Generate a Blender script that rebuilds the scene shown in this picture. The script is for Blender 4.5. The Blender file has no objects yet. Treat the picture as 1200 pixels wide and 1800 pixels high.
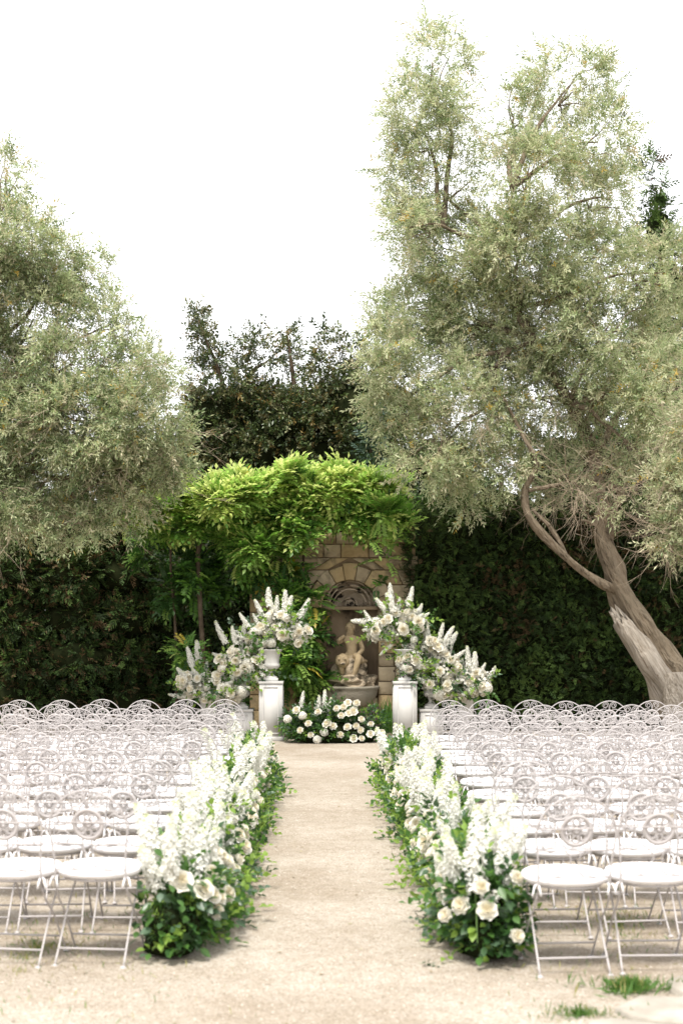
import bpy, bmesh, math, random
import numpy as np
from mathutils import Vector, Matrix, noise

SC = bpy.context.scene
COL = SC.collection
R = math.radians
rng = np.random.default_rng(7)
random.seed(7)

# ------------------------------------------------------------------ camera, sky, sun, exposure
CAMH, FPX, HZ, VX = 1.76, 2500.0, 1090.0, 596.0        # eye height, focal length in photo pixels, horizon row, vanishing column
cd = bpy.data.cameras.new('camera')
cam = bpy.data.objects.new('camera', cd)
COL.objects.link(cam)
cam.location = (0, 0, CAMH)
cam.rotation_euler = (R(90), 0, 0)
cd.sensor_fit = 'AUTO'; cd.sensor_width = 36.0; cd.lens = 50.0
cd.shift_x = (600 - VX) / 1800.0
cd.shift_y = (HZ - 900) / 1800.0
cd.clip_end = 2000.0
cd.dof.use_dof = True
cd.dof.focus_distance = 20.0
cd.dof.aperture_fstop = 2.6
SC.camera = cam

SUN_DIR = Vector((-0.13, -0.42, 0.90)).normalized()      # towards the sun
elev = math.asin(SUN_DIR.z); azim = math.atan2(SUN_DIR.x, SUN_DIR.y)
w = bpy.data.worlds.new('World'); SC.world = w; w.use_nodes = True
nt = w.node_tree; nt.nodes.clear()
sky = nt.nodes.new('ShaderNodeTexSky'); sky.sky_type = 'NISHITA'; sky.sun_disc = False
sky.sun_elevation = elev; sky.sun_rotation = azim; sky.dust_density = 3.0; sky.air_density = 1.2
mixn = nt.nodes.new('ShaderNodeMix'); mixn.data_type = 'RGBA'
mixn.inputs[0].default_value = 0.86                      # thin bright cloud over the whole sky
mixn.inputs[7].default_value = (9.6, 9.5, 9.5, 1)
bgn = nt.nodes.new('ShaderNodeBackground'); bgn.inputs[1].default_value = 0.10
outn = nt.nodes.new('ShaderNodeOutputWorld')
nt.links.new(sky.outputs[0], mixn.inputs[6]); nt.links.new(mixn.outputs[2], bgn.inputs[0]); nt.links.new(bgn.outputs[0], outn.inputs[0])

sl = bpy.data.lights.new('sun', 'SUN'); sl.energy = 2.9; sl.angle = R(14); sl.color = (1.0, 0.955, 0.88)
so = bpy.data.objects.new('sun', sl); COL.objects.link(so)
so.rotation_euler = SUN_DIR.to_track_quat('Z', 'Y').to_euler(); so.location = (0, 10, 30)

vs = SC.view_settings
vs.view_transform = 'Standard'; vs.look = 'None'; vs.gamma = 1.0; vs.use_curve_mapping = False
vs.exposure = 1.1
SC.cycles.use_denoising = True
SC.cycles.max_bounces = 7; SC.cycles.diffuse_bounces = 4; SC.cycles.transmission_bounces = 5; SC.cycles.transparent_max_bounces = 4
SC.cycles.caustics_reflective = False; SC.cycles.caustics_refractive = False

def at(px, py, d):
    """world point seen at photo pixel (px, py) at distance d"""
    return Vector(((px - VX) / FPX * d, d, CAMH - (py - HZ) / FPX * d))

# ------------------------------------------------------------------ materials
def _nodes(name):
    m = bpy.data.materials.new(name); m.use_nodes = True
    n = m.node_tree; n.nodes.clear()
    return m, n, n.nodes.new('ShaderNodeOutputMaterial')

def surf(name, c, c2=None, scale=4.0, rough=0.7, bump=0.0, bscale=40.0, spec=0.3, detail=5.0, stain=None, sscale=2.0, sw=(0.5, 0.65), stretch=None, bdist=0.02):
    m, n, out = _nodes(name)
    p = n.nodes.new('ShaderNodeBsdfPrincipled'); p.inputs['Roughness'].default_value = rough
    p.inputs['Specular IOR Level'].default_value = spec
    tc = n.nodes.new('ShaderNodeTexCoord'); src = tc.outputs['Object']
    if stretch:
        mp = n.nodes.new('ShaderNodeMapping'); mp.vector_type = 'TEXTURE'; mp.inputs['Rotation'].default_value = (0, R(-29), 0); mp.inputs['Scale'].default_value = tuple(1 / q for q in stretch)
        n.links.new(src, mp.inputs[0]); src = mp.outputs[0]
    col = None
    if c2:
        nz = n.nodes.new('ShaderNodeTexNoise'); nz.inputs['Scale'].default_value = scale; nz.inputs['Detail'].default_value = detail
        n.links.new(src, nz.inputs['Vector'])
        rp = n.nodes.new('ShaderNodeValToRGB')
        rp.color_ramp.elements[0].position = 0.32; rp.color_ramp.elements[1].position = 0.68
        rp.color_ramp.elements[0].color = (*c, 1); rp.color_ramp.elements[1].color = (*c2, 1)
        n.links.new(nz.outputs[0], rp.inputs[0]); col = rp.outputs[0]
        if stain:
            n2 = n.nodes.new('ShaderNodeTexNoise'); n2.inputs['Scale'].default_value = sscale; n2.inputs['Detail'].default_value = 6; n2.inputs['Roughness'].default_value = 0.65
            n.links.new(src, n2.inputs['Vector'])
            r2 = n.nodes.new('ShaderNodeValToRGB'); r2.color_ramp.elements[0].position = sw[0]; r2.color_ramp.elements[1].position = sw[1]
            n.links.new(n2.outputs[0], r2.inputs[0])
            mx = n.nodes.new('ShaderNodeMix'); mx.data_type = 'RGBA'; mx.inputs[7].default_value = (*stain, 1)
            n.links.new(r2.outputs[0], mx.inputs[0]); n.links.new(col, mx.inputs[6]); col = mx.outputs[2]
        n.links.new(col, p.inputs['Base Color'])
    else:
        p.inputs['Base Color'].default_value = (*c, 1)
    if bump:
        b = n.nodes.new('ShaderNodeBump'); b.inputs['Strength'].default_value = bump; b.inputs['Distance'].default_value = bdist
        nb = n.nodes.new('ShaderNodeTexNoise'); nb.inputs['Scale'].default_value = bscale; nb.inputs['Detail'].default_value = 4
        n.links.new(src, nb.inputs['Vector']); n.links.new(nb.outputs[0], b.inputs['Height']); n.links.new(b.outputs[0], p.inputs['Normal'])
    n.links.new(p.outputs[0], out.inputs[0])
    return m

def leafm(name, c, trans=0.35, tc=None, rough=0.45, spec=0.35, var=0.25, scale=1.7):
    """leaf or petal: reflecting front plus light let through"""
    m, n, out = _nodes(name)
    p = n.nodes.new('ShaderNodeBsdfPrincipled'); p.inputs['Roughness'].default_value = rough; p.inputs['Specular IOR Level'].default_value = spec
    t = n.nodes.new('ShaderNodeBsdfTranslucent')
    tcn = n.nodes.new('ShaderNodeTexCoord'); nz = n.nodes.new('ShaderNodeTexNoise'); nz.inputs['Scale'].default_value = scale; nz.inputs['Detail'].default_value = 3
    n.links.new(tcn.outputs['Object'], nz.inputs['Vector'])
    rp = n.nodes.new('ShaderNodeValToRGB'); rp.color_ramp.elements[0].position = 0.3; rp.color_ramp.elements[1].position = 0.7
    rp.color_ramp.elements[0].color = (*[x * (1 - var) for x in c], 1)
    rp.color_ramp.elements[1].color = (*[min(0.9, x * (1 + var)) for x in c], 1)
    n.links.new(nz.outputs[0], rp.inputs[0]); n.links.new(rp.outputs[0], p.inputs['Base Color'])
    t.inputs[0].default_value = (*(tc or [min(1, c[0] * 1.5), min(1, c[1] * 1.6), c[2] * 0.9]), 1)
    mx = n.nodes.new('ShaderNodeMixShader'); mx.inputs[0].default_value = trans
    n.links.new(p.outputs[0], mx.inputs[1]); n.links.new(t.outputs[0], mx.inputs[2]); n.links.new(mx.outputs[0], out.inputs[0])
    return m

def gravel_mat():
    m, n, out = _nodes('gravel')
    p = n.nodes.new('ShaderNodeBsdfPrincipled'); p.inputs['Roughness'].default_value = 0.95; p.inputs['Specular IOR Level'].default_value = 0.1
    tc = n.nodes.new('ShaderNodeTexCoord')
    v = n.nodes.new('ShaderNodeTexVoronoi'); v.inputs['Scale'].default_value = 105.0
    v2 = n.nodes.new('ShaderNodeTexVoronoi'); v2.inputs['Scale'].default_value = 52.0
    big = n.nodes.new('ShaderNodeTexNoise'); big.inputs['Scale'].default_value = 0.9; big.inputs['Detail'].default_value = 6; big.inputs['Roughness'].default_value = 0.6
    mid = n.nodes.new('ShaderNodeTexNoise'); mid.inputs['Scale'].default_value = 9.0; mid.inputs['Detail'].default_value = 5
    for q in (v, v2, big, mid): n.links.new(tc.outputs['Object'], q.inputs['Vector'])
    sep = n.nodes.new('ShaderNodeSeparateColor'); n.links.new(v.outputs['Color'], sep.inputs[0])
    rp = n.nodes.new('ShaderNodeValToRGB'); e = rp.color_ramp.elements
    e[0].position = 0.0; e[0].color = (0.29, 0.245, 0.195, 1); e[1].position = 1.0; e[1].color = (0.50, 0.46, 0.41, 1)
    x = e.new(0.25); x.color = (0.375, 0.33, 0.275, 1); x = e.new(0.7); x.color = (0.43, 0.385, 0.33, 1)
    n.links.new(sep.outputs[0], rp.inputs[0])
    rb = n.nodes.new('ShaderNodeValToRGB'); rb.color_ramp.elements[0].position = 0.36; rb.color_ramp.elements[1].position = 0.62
    rb.color_ramp.elements[0].color = (0.78, 0.745, 0.70, 1); rb.color_ramp.elements[1].color = (1, 1, 1, 1)
    n.links.new(big.outputs[0], rb.inputs[0])
    rm = n.nodes.new('ShaderNodeValToRGB'); rm.color_ramp.elements[0].position = 0.3; rm.color_ramp.elements[1].position = 0.7
    rm.color_ramp.elements[0].color = (0.84, 0.82, 0.78, 1); rm.color_ramp.elements[1].color = (1, 1, 1, 1)
    n.links.new(mid.outputs[0], rm.inputs[0])
    m1 = n.nodes.new('ShaderNodeMix'); m1.data_type = 'RGBA'; m1.blend_type = 'MULTIPLY'; m1.inputs[0].default_value = 1
    m2 = n.nodes.new('ShaderNodeMix'); m2.data_type = 'RGBA'; m2.blend_type = 'MULTIPLY'; m2.inputs[0].default_value = 1
    n.links.new(rp.outputs[0], m1.inputs[6]); n.links.new(rb.outputs[0], m1.inputs[7])
    n.links.new(m1.outputs[2], m2.inputs[6]); n.links.new(rm.outputs[0], m2.inputs[7]); n.links.new(m2.outputs[2], p.inputs['Base Color'])
    ad = n.nodes.new('ShaderNodeMath'); ad.operation = 'ADD'; n.links.new(v.outputs['Distance'], ad.inputs[0]); n.links.new(v2.outputs['Distance'], ad.inputs[1])
    b = n.nodes.new('ShaderNodeBump'); b.inputs['Strength'].default_value = 0.7; b.inputs['Distance'].default_value = 0.012; b.invert = True
    n.links.new(ad.outputs[0], b.inputs['Height'])
    dn = n.nodes.new('ShaderNodeTexNoise'); dn.inputs['Scale'].default_value = 5.0; dn.inputs['Detail'].default_value = 3; n.links.new(tc.outputs['Object'], dn.inputs['Vector'])
    b2 = n.nodes.new('ShaderNodeBump'); b2.inputs['Strength'].default_value = 0.6; b2.inputs['Distance'].default_value = 0.05
    n.links.new(dn.outputs[0], b2.inputs['Height']); n.links.new(b.outputs[0], b2.inputs['Normal']); n.links.new(b2.outputs[0], p.inputs['Normal'])
    n.links.new(p.outputs[0], out.inputs[0])
    return m

M = {}
M['gravel'] = gravel_mat()
M['peb1'] = surf('pebble_pale', (0.50, 0.46, 0.40), rough=0.9)
M['peb2'] = surf('pebble_tan', (0.33, 0.28, 0.22), rough=0.9)
M['iron'] = surf('painted_iron', (0.375, 0.35, 0.345), (0.43, 0.405, 0.40), scale=9, rough=0.5, spec=0.35)
M['cushion'] = surf('cushion_cloth', (0.74, 0.72, 0.73), (0.78, 0.77, 0.78), scale=5, rough=0.9, bump=0.15, bscale=14, spec=0.1)
M['plinth'] = surf('pedestal_paint', (0.43, 0.42, 0.40), (0.47, 0.46, 0.44), scale=6, rough=0.55)
M['urn'] = surf('urn_paint', (0.45, 0.44, 0.42), (0.51, 0.50, 0.48), scale=7, rough=0.55, bump=0.1)
M['stone'] = surf('wall_stone', (0.36, 0.265, 0.145), (0.50, 0.385, 0.225), scale=2.6, rough=0.92, bump=0.6, bscale=22, spec=0.1, stain=(0.10, 0.08, 0.055), sscale=2.6, sw=(0.47, 0.66))
M['stone2'] = surf('wall_stone_grey', (0.33, 0.265, 0.18), (0.44, 0.36, 0.25), scale=3.1, rough=0.92, bump=0.6, bscale=22, spec=0.1, stain=(0.09, 0.075, 0.05), sscale=2.1, sw=(0.50, 0.68))
M['mortar'] = surf('wall_mortar', (0.16, 0.12, 0.075), (0.24, 0.18, 0.115), scale=5, rough=0.95, bump=0.5, bscale=30, spec=0.05)
M['niche'] = surf('niche_plaster', (0.22, 0.165, 0.11), (0.34, 0.26, 0.175), scale=3.0, rough=0.92, bump=0.4, bscale=18, spec=0.08, stain=(0.05, 0.04, 0.03), sscale=2.4, sw=(0.52, 0.66))
M['shell'] = surf('carved_shell_stone', (0.42, 0.34, 0.25), (0.52, 0.43, 0.33), scale=5, rough=0.92, bump=0.5, bscale=30, spec=0.08, stain=(0.025, 0.02, 0.016), sscale=5.5, sw=(0.50, 0.60))
M['statue'] = surf('statue_stone', (0.37, 0.28, 0.165), (0.48, 0.37, 0.235), scale=6, rough=0.85, bump=0.25, bscale=45, spec=0.15, stain=(0.17, 0.13, 0.09), sscale=4.5, sw=(0.55, 0.72))
M['rock'] = surf('statue_rock', (0.36, 0.285, 0.20), (0.50, 0.41, 0.30), scale=7, rough=0.9, bump=0.8, bscale=28, spec=0.1, stain=(0.06, 0.05, 0.035), sscale=6, sw=(0.48, 0.62))
M['basin'] = surf('basin_stone', (0.25, 0.225, 0.18), (0.35, 0.315, 0.255), scale=5, rough=0.88, bump=0.5, bscale=35, spec=0.12, stain=(0.09, 0.085, 0.06), sscale=3, sw=(0.5, 0.68))
M['flag'] = surf('flagstone', (0.25, 0.225, 0.19), (0.40, 0.37, 0.32), scale=5, rough=0.9, bump=0.5, bscale=26, spec=0.1)
M['bark'] = surf('olive_bark', (0.14, 0.108, 0.075), (0.30, 0.25, 0.185), scale=5, rough=0.95, bump=1.0, bscale=5, bdist=.10, spec=0.05, stretch=(3.5, 3.5, 0.45), stain=(0.07, 0.054, 0.038), sscale=5, sw=(0.46, 0.66))
M['deadwood'] = surf('weathered_wood', (0.20, 0.17, 0.135), (0.34, 0.305, 0.26), scale=4, rough=0.9, bump=1.0, bscale=5, bdist=.06, spec=0.08, stretch=(5, 5, 0.5), stain=(0.16, 0.12, 0.085), sscale=7, sw=(0.56, 0.68))
M['twig'] = surf('olive_twig', (0.26, 0.205, 0.145), (0.40, 0.33, 0.25), scale=3, rough=0.9, spec=0.1)
M['dbark'] = surf('dark_bark', (0.06, 0.045, 0.03), (0.12, 0.09, 0.065), scale=8, rough=0.95, bump=0.8, bscale=25, spec=0.05)
M['core'] = surf('branch_shade_core', (0.010, 0.014, 0.006), (0.020, 0.023, 0.010), scale=6, rough=1.0, spec=0.0)  # near-black colour paints the shade among dense inner branches
M['stem'] = leafm('green_stem', (0.10, 0.17, 0.05), 0.1)
OL = [leafm('olive_leaf_pale', (0.46, 0.475, 0.305), 0.40, (0.60, 0.64, 0.37)),
      leafm('olive_leaf_mid', (0.29, 0.345, 0.185), 0.38, (0.44, 0.54, 0.25)),
      leafm('olive_leaf_dark', (0.10, 0.145, 0.065), 0.30, (0.20, 0.30, 0.10)),
      leafm('olive_leaf_tan', (0.47, 0.43, 0.30), 0.38, (0.60, 0.55, 0.34)),
      leafm('olive_leaf_yellow', (0.42, 0.29, 0.07), 0.3)]
WI = [leafm('wisteria_leaf_young_lit', (0.45, 0.52, 0.16), 0.5, (0.78, 0.88, 0.30), var=0.15),  # young growth, also kept pale to paint the sunlit top
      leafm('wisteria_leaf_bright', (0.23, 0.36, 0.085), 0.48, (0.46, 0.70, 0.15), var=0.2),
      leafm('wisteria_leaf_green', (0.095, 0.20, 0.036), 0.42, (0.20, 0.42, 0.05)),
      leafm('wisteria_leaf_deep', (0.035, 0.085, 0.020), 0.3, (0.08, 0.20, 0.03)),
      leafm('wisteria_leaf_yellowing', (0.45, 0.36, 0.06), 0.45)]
DK = [leafm('oak_leaf_dark', (0.034, 0.056, 0.020), 0.2, (0.07, 0.10, 0.03), rough=0.35, spec=0.4),
      leafm('oak_leaf_mid', (0.080, 0.115, 0.040), 0.2, (0.12, 0.16, 0.04), rough=0.35, spec=0.4),
      leafm('oak_leaf_dusty', (0.21, 0.215, 0.115), 0.2, (0.2, 0.2, 0.08)),
      leafm('oak_leaf_bronze', (0.20, 0.145, 0.05), 0.25, (0.25, 0.17, 0.05))]
HG = [leafm('cypress_dark', (0.0227, 0.039, 0.0132), 0.12, rough=0.6, spec=0.15),
      leafm('cypress_mid', (0.045, 0.0813, 0.0234), 0.12, rough=0.6, spec=0.15),
      leafm('cypress_fresh', (0.09, 0.1449, 0.0396), 0.15, rough=0.6, spec=0.15),
      leafm('cypress_brown', (0.1063, 0.0725, 0.0375), 0.08, rough=0.7, spec=0.1)]
BL = [leafm('blue_needle', (0.06, 0.10, 0.075), 0.12, rough=0.6), leafm('blue_needle_pale', (0.10, 0.15, 0.11), 0.12, rough=0.6)]
FG = [leafm('flower_leaf_dark', (0.026, 0.065, 0.020), 0.25, (0.07, 0.18, 0.04), rough=0.35, spec=0.45),
      leafm('flower_leaf_mid', (0.055, 0.125, 0.028), 0.33, (0.14, 0.32, 0.05), rough=0.4, spec=0.4),
      leafm('flower_leaf_light', (0.17, 0.27, 0.05), 0.4, (0.36, 0.55, 0.09)),
      leafm('flower_leaf_blue', (0.06, 0.105, 0.06), 0.2, rough=0.4, spec=0.45)]
M['petal'] = leafm('white_petal', (0.72, 0.715, 0.665), 0.34, (0.80, 0.79, 0.70), rough=0.6, spec=0.15, var=0.03, scale=20)
M['petal2'] = leafm('ivory_petal', (0.79, 0.765, 0.69), 0.32, (0.86, 0.82, 0.68), rough=0.6, spec=0.15, var=0.04, scale=20)
M['petal3'] = leafm('cream_petal', (0.76, 0.71, 0.58), 0.28, (0.84, 0.77, 0.56), rough=0.6, spec=0.15, var=0.05, scale=20)
M['bud'] = leafm('bud_green', (0.54, 0.57, 0.40), 0.3)
M['burgundy'] = leafm('burgundy_petal', (0.025, 0.008, 0.012), 0.15, rough=0.5)
GR = [leafm('grass_blade', (0.07, 0.15, 0.03), 0.3), leafm('grass_blade_dry', (0.25, 0.24, 0.09), 0.3)]

# ------------------------------------------------------------------ mesh helpers (vertices, triangles, material index per triangle)
def mesh_obj(name, V, T, mats, parent=None, mi=None, smooth=False, me=None):
    if me is None:
        V = np.asarray(V, dtype=np.float32); T = np.asarray(T, dtype=np.int32)
        me = bpy.data.meshes.new(name)
        me.vertices.add(len(V)); me.vertices.foreach_set('co', V.ravel())
        me.loops.add(len(T) * 3); me.loops.foreach_set('vertex_index', T.ravel())
        me.polygons.add(len(T)); me.polygons.foreach_set('loop_start', np.arange(0, len(T) * 3, 3, dtype=np.int32))
        for m in (mats if isinstance(mats, (list, tuple)) else [mats]): me.materials.append(m)
        if mi is not None: me.polygons.foreach_set('material_index', np.asarray(mi, dtype=np.int32))
        if smooth: me.polygons.foreach_set('use_smooth', np.ones(len(T), dtype=bool))
        me.update(calc_edges=True); me.validate()
    o = bpy.data.objects.new(name, me); COL.objects.link(o)
    if parent is not None: o.parent = parent
    return o

def merge(*parts):
    V, T, I, n = [], [], [], 0
    for p in parts:
        v, t = np.asarray(p[0], float), np.asarray(p[1], int)
        V.append(v); T.append(t + n); n += len(v)
        I.append(np.full(len(t), p[2]) if len(p) > 2 and np.isscalar(p[2]) else (np.asarray(p[2]) if len(p) > 2 else np.zeros(len(t), int)))
    return np.vstack(V), np.vstack(T), np.concatenate(I)

def tube(pts, rad, sides=5, closed=False, cap=True, rough=0.0, seed=0, lobes=0.0):
    P = np.asarray(pts, float); n = len(P)
    rad = np.full(n, rad, float) if np.isscalar(rad) else np.asarray(rad, float)
    if closed: tg = np.roll(P, -1, 0) - np.roll(P, 1, 0)
    else: tg = np.gradient(P, axis=0)
    tg /= np.linalg.norm(tg, axis=1)[:, None] + 1e-12
    a = np.array([0, 0, 1.0]) if abs(tg[0][2]) < 0.9 else np.array([1.0, 0, 0])
    u = np.cross(tg[0], a); u /= np.linalg.norm(u)
    U = []
    for i in range(n):
        u = u - tg[i] * np.dot(u, tg[i]); u /= np.linalg.norm(u) + 1e-12; U.append(u.copy())
    U = np.array(U); W = np.cross(tg, U)
    th = np.arange(sides) / sides * 2 * math.pi
    rr = np.repeat(rad[:, None], sides, 1)
    if rough or lobes:
        for i in range(n):
            for j in range(sides):
                q = Vector((math.cos(th[j]) * 1.4 + seed, math.sin(th[j]) * 1.4, i * 0.33))
                rr[i, j] *= 1 + rough * noise.noise(q) + lobes * math.sin(3 * th[j] + i * 0.25 + seed)
    V = P[:, None, :] + rr[:, :, None] * (np.cos(th)[None, :, None] * U[:, None, :] + np.sin(th)[None, :, None] * W[:, None, :])
    V = V.reshape(-1, 3); T = []
    for i in range(n if closed else n - 1):
        k = (i + 1) % n
        for j in range(sides):
            l = (j + 1) % sides
            a_, b_, c_, d_ = i * sides + j, i * sides + l, k * sides + l, k * sides + j
            T += [(a_, b_, c_), (a_, c_, d_)]
    if cap and not closed:
        V = np.vstack([V, P[0], P[-1]]); c0, c1 = len(V) - 2, len(V) - 1
        for j in range(sides):
            l = (j + 1) % sides
            T += [(c0, l, j), (c1, (n - 1) * sides + j, (n - 1) * sides + l)]
    return V, np.array(T)

def smooth_path(pts, k=6):
    P = [Vector(p) for p in pts]; out = []
    P = [P[0] * 2 - P[1]] + P + [P[-1] * 2 - P[-2]]
    for i in range(1, len(P) - 2):
        for s in range(k):
            t = s / k; a, b, c, d = P[i - 1], P[i], P[i + 1], P[i + 2]
            out.append(0.5 * ((2 * b) + (c - a) * t + (2 * a - 5 * b + 4 * c - d) * t * t + (3 * b - a - 3 * c + d) * t ** 3))
    out.append(P[-2]); return [tuple(p) for p in out]

def lathe(prof, n=20, flute=0.0, nf=16, frange=(0, 0)):
    V, T = [], []
    m = len(prof)
    for j in range(n):
        t = 2 * math.pi * j / n
        for (r, z) in prof:
            rr = r * (1 + (flute * math.cos(nf * t) if frange[0] <= z <= frange[1] else 0))
            V.append((rr * math.cos(t), rr * math.sin(t), z))
    for j in range(n):
        k = (j + 1) % n
        for i in range(m - 1):
            a, b, c, d = j * m + i, k * m + i, k * m + i + 1, j * m + i + 1
            T += [(a, b, c), (a, c, d)]
    return np.array(V), np.array(T)

def box(x0, x1, y0, y1, z0, z1, b=0.0):
    """box whose front edges (towards the camera, -y) are chamfered by b"""
    if b <= 0:
        V = [(x, y, z) for z in (z0, z1) for y in (y0, y1) for x in (x0, x1)]
        Q = [(0, 1, 5, 4), (2, 6, 7, 3), (0, 4, 6, 2), (1, 3, 7, 5), (4, 5, 7, 6), (0, 2, 3, 1)]
    else:
        V = [(x0 + b, y0, z0 + b), (x1 - b, y0, z0 + b), (x1 - b, y0, z1 - b), (x0 + b, y0, z1 - b),
             (x0, y0 + b, z0), (x1, y0 + b, z0), (x1, y0 + b, z1), (x0, y0 + b, z1),
             (x0, y1, z0), (x1, y1, z0), (x1, y1, z1), (x0, y1, z1)]
        Q = [(0, 1, 2, 3), (0, 4, 5, 1), (1, 5, 6, 2), (2, 6, 7, 3), (3, 7, 4, 0), (4, 8, 9, 5), (5, 9, 10, 6), (6, 10, 11, 7), (7, 11, 8, 4), (9, 8, 11, 10)]
    return np.array(V, float), np.array([t for q in Q for t in ((q[0], q[1], q[2]), (q[0], q[2], q[3]))])

def prism(poly, y0, y1, b=0.012):
    """polygon in x-z (counter-clockwise from the front) between depth y0 (front) and y1, front edge chamfered"""
    n = len(poly); c = np.mean(np.array(poly), 0)
    V = []
    for (x, z) in poly:
        d = np.array([x, z]) - c; L = np.linalg.norm(d) + 1e-9; q = c + d * (1 - b * 1.4 / L); V.append((q[0], y0, q[1]))
    V += [(x, y0 + b, z) for x, z in poly] + [(x, y1, z) for x, z in poly]
    T = [(0, i, i + 1) for i in range(1, n - 1)]
    for i in range(n):
        k = (i + 1) % n
        T += [(i, n + i, n + k), (i, n + k, k), (n + i, 2 * n + i, 2 * n + k), (n + i, 2 * n + k, n + k)]
    return np.array(V, float), np.array(T)

def empty(name, loc=(0, 0, 0), rz=0.0):
    o = bpy.data.objects.new(name, None); COL.objects.link(o); o.location = loc; o.rotation_euler = (0, 0, rz)
    o.empty_display_size = 0.1
    return o

def tag(o, label=None, cat=None, group=None, kind=None):
    if label: o['label'] = label
    if cat: o['category'] = cat
    if group: o['group'] = group
    if kind: o['kind'] = kind
    return o

def copy_tree(o, parent=None):
    c = o.copy(); COL.objects.link(c); c.parent = parent
    for ch in o.children: copy_tree(ch, c)
    return c

def unit(a): return a / (np.linalg.norm(a, axis=-1, keepdims=True) + 1e-9)

def frames(D, U, roll=None):
    """rotation matrices whose columns are (D, side, normal)"""
    X = unit(D); Y = unit(np.cross(U, X)); Z = np.cross(X, Y)
    if roll is not None:
        c, s = np.cos(roll)[:, None], np.sin(roll)[:, None]
        Y, Z = Y * c + Z * s, Z * c - Y * s
    return np.stack([X, Y, Z], axis=2)

def scatter(templates, P, Rm, S, slots=None):
    """joined copies of small templates; slots: material index per copy for template material 0, others get +100"""
    Vs, Ts, Is, n = [], [], [], 0
    pick = rng.integers(0, len(templates), len(P))
    for k, (v, t, mi) in enumerate(templates):
        idx = np.nonzero(pick == k)[0]
        if not len(idx): continue
        W = np.einsum('mij,nj->mni', Rm[idx], v) * S[idx][:, None, None] + P[idx][:, None, :]
        off = n + np.arange(len(idx)) * len(v)
        T = t[None, :, :] + off[:, None, None]
        I = np.repeat(mi[None, :], len(idx), 0)
        if slots is not None: I = np.where(I == 0, slots[idx][:, None], I + 100)
        Vs.append(W.reshape(-1, 3)); Ts.append(T.reshape(-1, 3)); Is.append(I.reshape(-1)); n += len(idx) * len(v)
    return np.vstack(Vs), np.vstack(Ts), np.concatenate(Is)

def fix_slots(I, nleaf):
    """stem index (>=100) goes into the slot after the leaf slots"""
    return np.where(I >= 100, nleaf, I)

def leaf_vt(l, wd, fold=0.25, bend=0.0, n=1):
    """a leaf along +x with a folded midrib; n=1: a lozenge, n=2: an oval"""
    if n == 1:
        V = [(0, 0, 0), (l * .45, wd / 2, wd * fold), (l, 0, bend * l), (l * .45, -wd / 2, wd * fold)]
        T = [(0, 2, 1), (0, 3, 2)]
    else:
        V = [(0, 0, 0), (l * .3, wd * .46, wd * fold), (l * .62, wd * .46, wd * fold + bend * l * .4), (l, 0, bend * l), (l * .62, -wd * .46, wd * fold + bend * l * .4), (l * .3, -wd * .46, wd * fold), (l * .5, 0, bend * l * .25)]
        T = [(0, 6, 1), (1, 6, 2), (2, 6, 3), (3, 6, 4), (4, 6, 5), (5, 6, 0)]
    return np.array(V, float), np.array(T)

def place(vt, pos, d, up=(0, 0, 1), roll=0.0, mat=0):
    Rm = frames(np.array([d], float), np.array([up], float), np.array([roll]))[0]
    return vt[0] @ Rm.T + np.array(pos), vt[1], mat

def sprig_template(L, nl, ll, lw, r=None, spread=50, stem=0.003, droop=0.15, opp=True, n=1, bend=0.0, flat=False, thin=False):
    """twig along +x carrying leaves; material 0 leaves, 1 stem"""
    r = r or random.Random(1); parts = []
    path = [(L * t, 0.06 * L * math.sin(3 * t), -droop * L * t * t) for t in (0, .55, 1)]
    if thin:                                                          # stem too fine to see round: a flat strip
        v = np.array([(0, -stem, 0), (0, stem, 0), path[2]], float); t = np.array([(0, 2, 1)])
    else: v, t = tube(path, [stem, stem * .7, stem * .3], 3, cap=False)
    parts.append((v, t, 1))
    for i in range(nl):
        f = 0.12 + 0.86 * (i + .5) / nl if not opp else 0.12 + 0.86 * ((i // 2) + .5) / max(1, (nl + 1) // 2)
        f = min(1, f + r.uniform(-.03, .03))
        x, y, z = L * f, 0.06 * L * math.sin(3 * f), -droop * L * f * f
        side = 1 if i % 2 else -1
        ang = R(spread + r.uniform(-18, 18)) * side
        if flat: d = (math.cos(ang), math.sin(ang), r.uniform(-.25, .1))
        else:
            rot = (i // 2) * 1.9 + r.uniform(-.6, .6)
            d = (math.cos(ang), math.sin(ang) * math.cos(rot), math.sin(ang) * math.sin(rot))
        s = r.uniform(.75, 1.15)
        parts.append(place(leaf_vt(ll * s, lw * s, .2, bend, n), (x, y, z), d, (r.uniform(-.4, .4), r.uniform(-.4, .4), 1), r.uniform(-.6, .6), 0))
    parts.append(place(leaf_vt(ll, lw, .2, bend, n), path[-1], (1, 0, -droop), (0, .2, 1), 0, 0))
    return merge(*parts)

def clump_points(clumps, n, rs, sub=14, subr=0.34, shell=0.35):
    """points in uneven sub-clumps inside ellipsoids: clumps = [(centre, (rx,ry,rz), weight)]"""
    Wt = np.array([c[2] * (c[1][0] * c[1][1] * c[1][2]) ** (2 / 3) for c in clumps]); Wt = Wt / Wt.sum()
    P, O = [], []
    for (c, rad, _), wt in zip(clumps, Wt):
        m = max(4, int(n * wt)); rad = np.array(rad); c = np.array(c)
        u = unit(rs.normal(size=(sub, 3))) * (rs.uniform(shell, 1, (sub, 1)) ** 0.6)
        k = rs.integers(0, sub, m)
        q = unit(rs.normal(size=(m, 3))) * rs.uniform(0, 1, (m, 1)) ** 0.45
        p = u[k] * 0.78 + q * subr * rs.uniform(.7, 1.25, (sub, 1))[k]
        P.append(c + p * rad); O.append(unit(q * 0.7 + u[k] * 0.6))
    return np.vstack(P), np.vstack(O)

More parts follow.
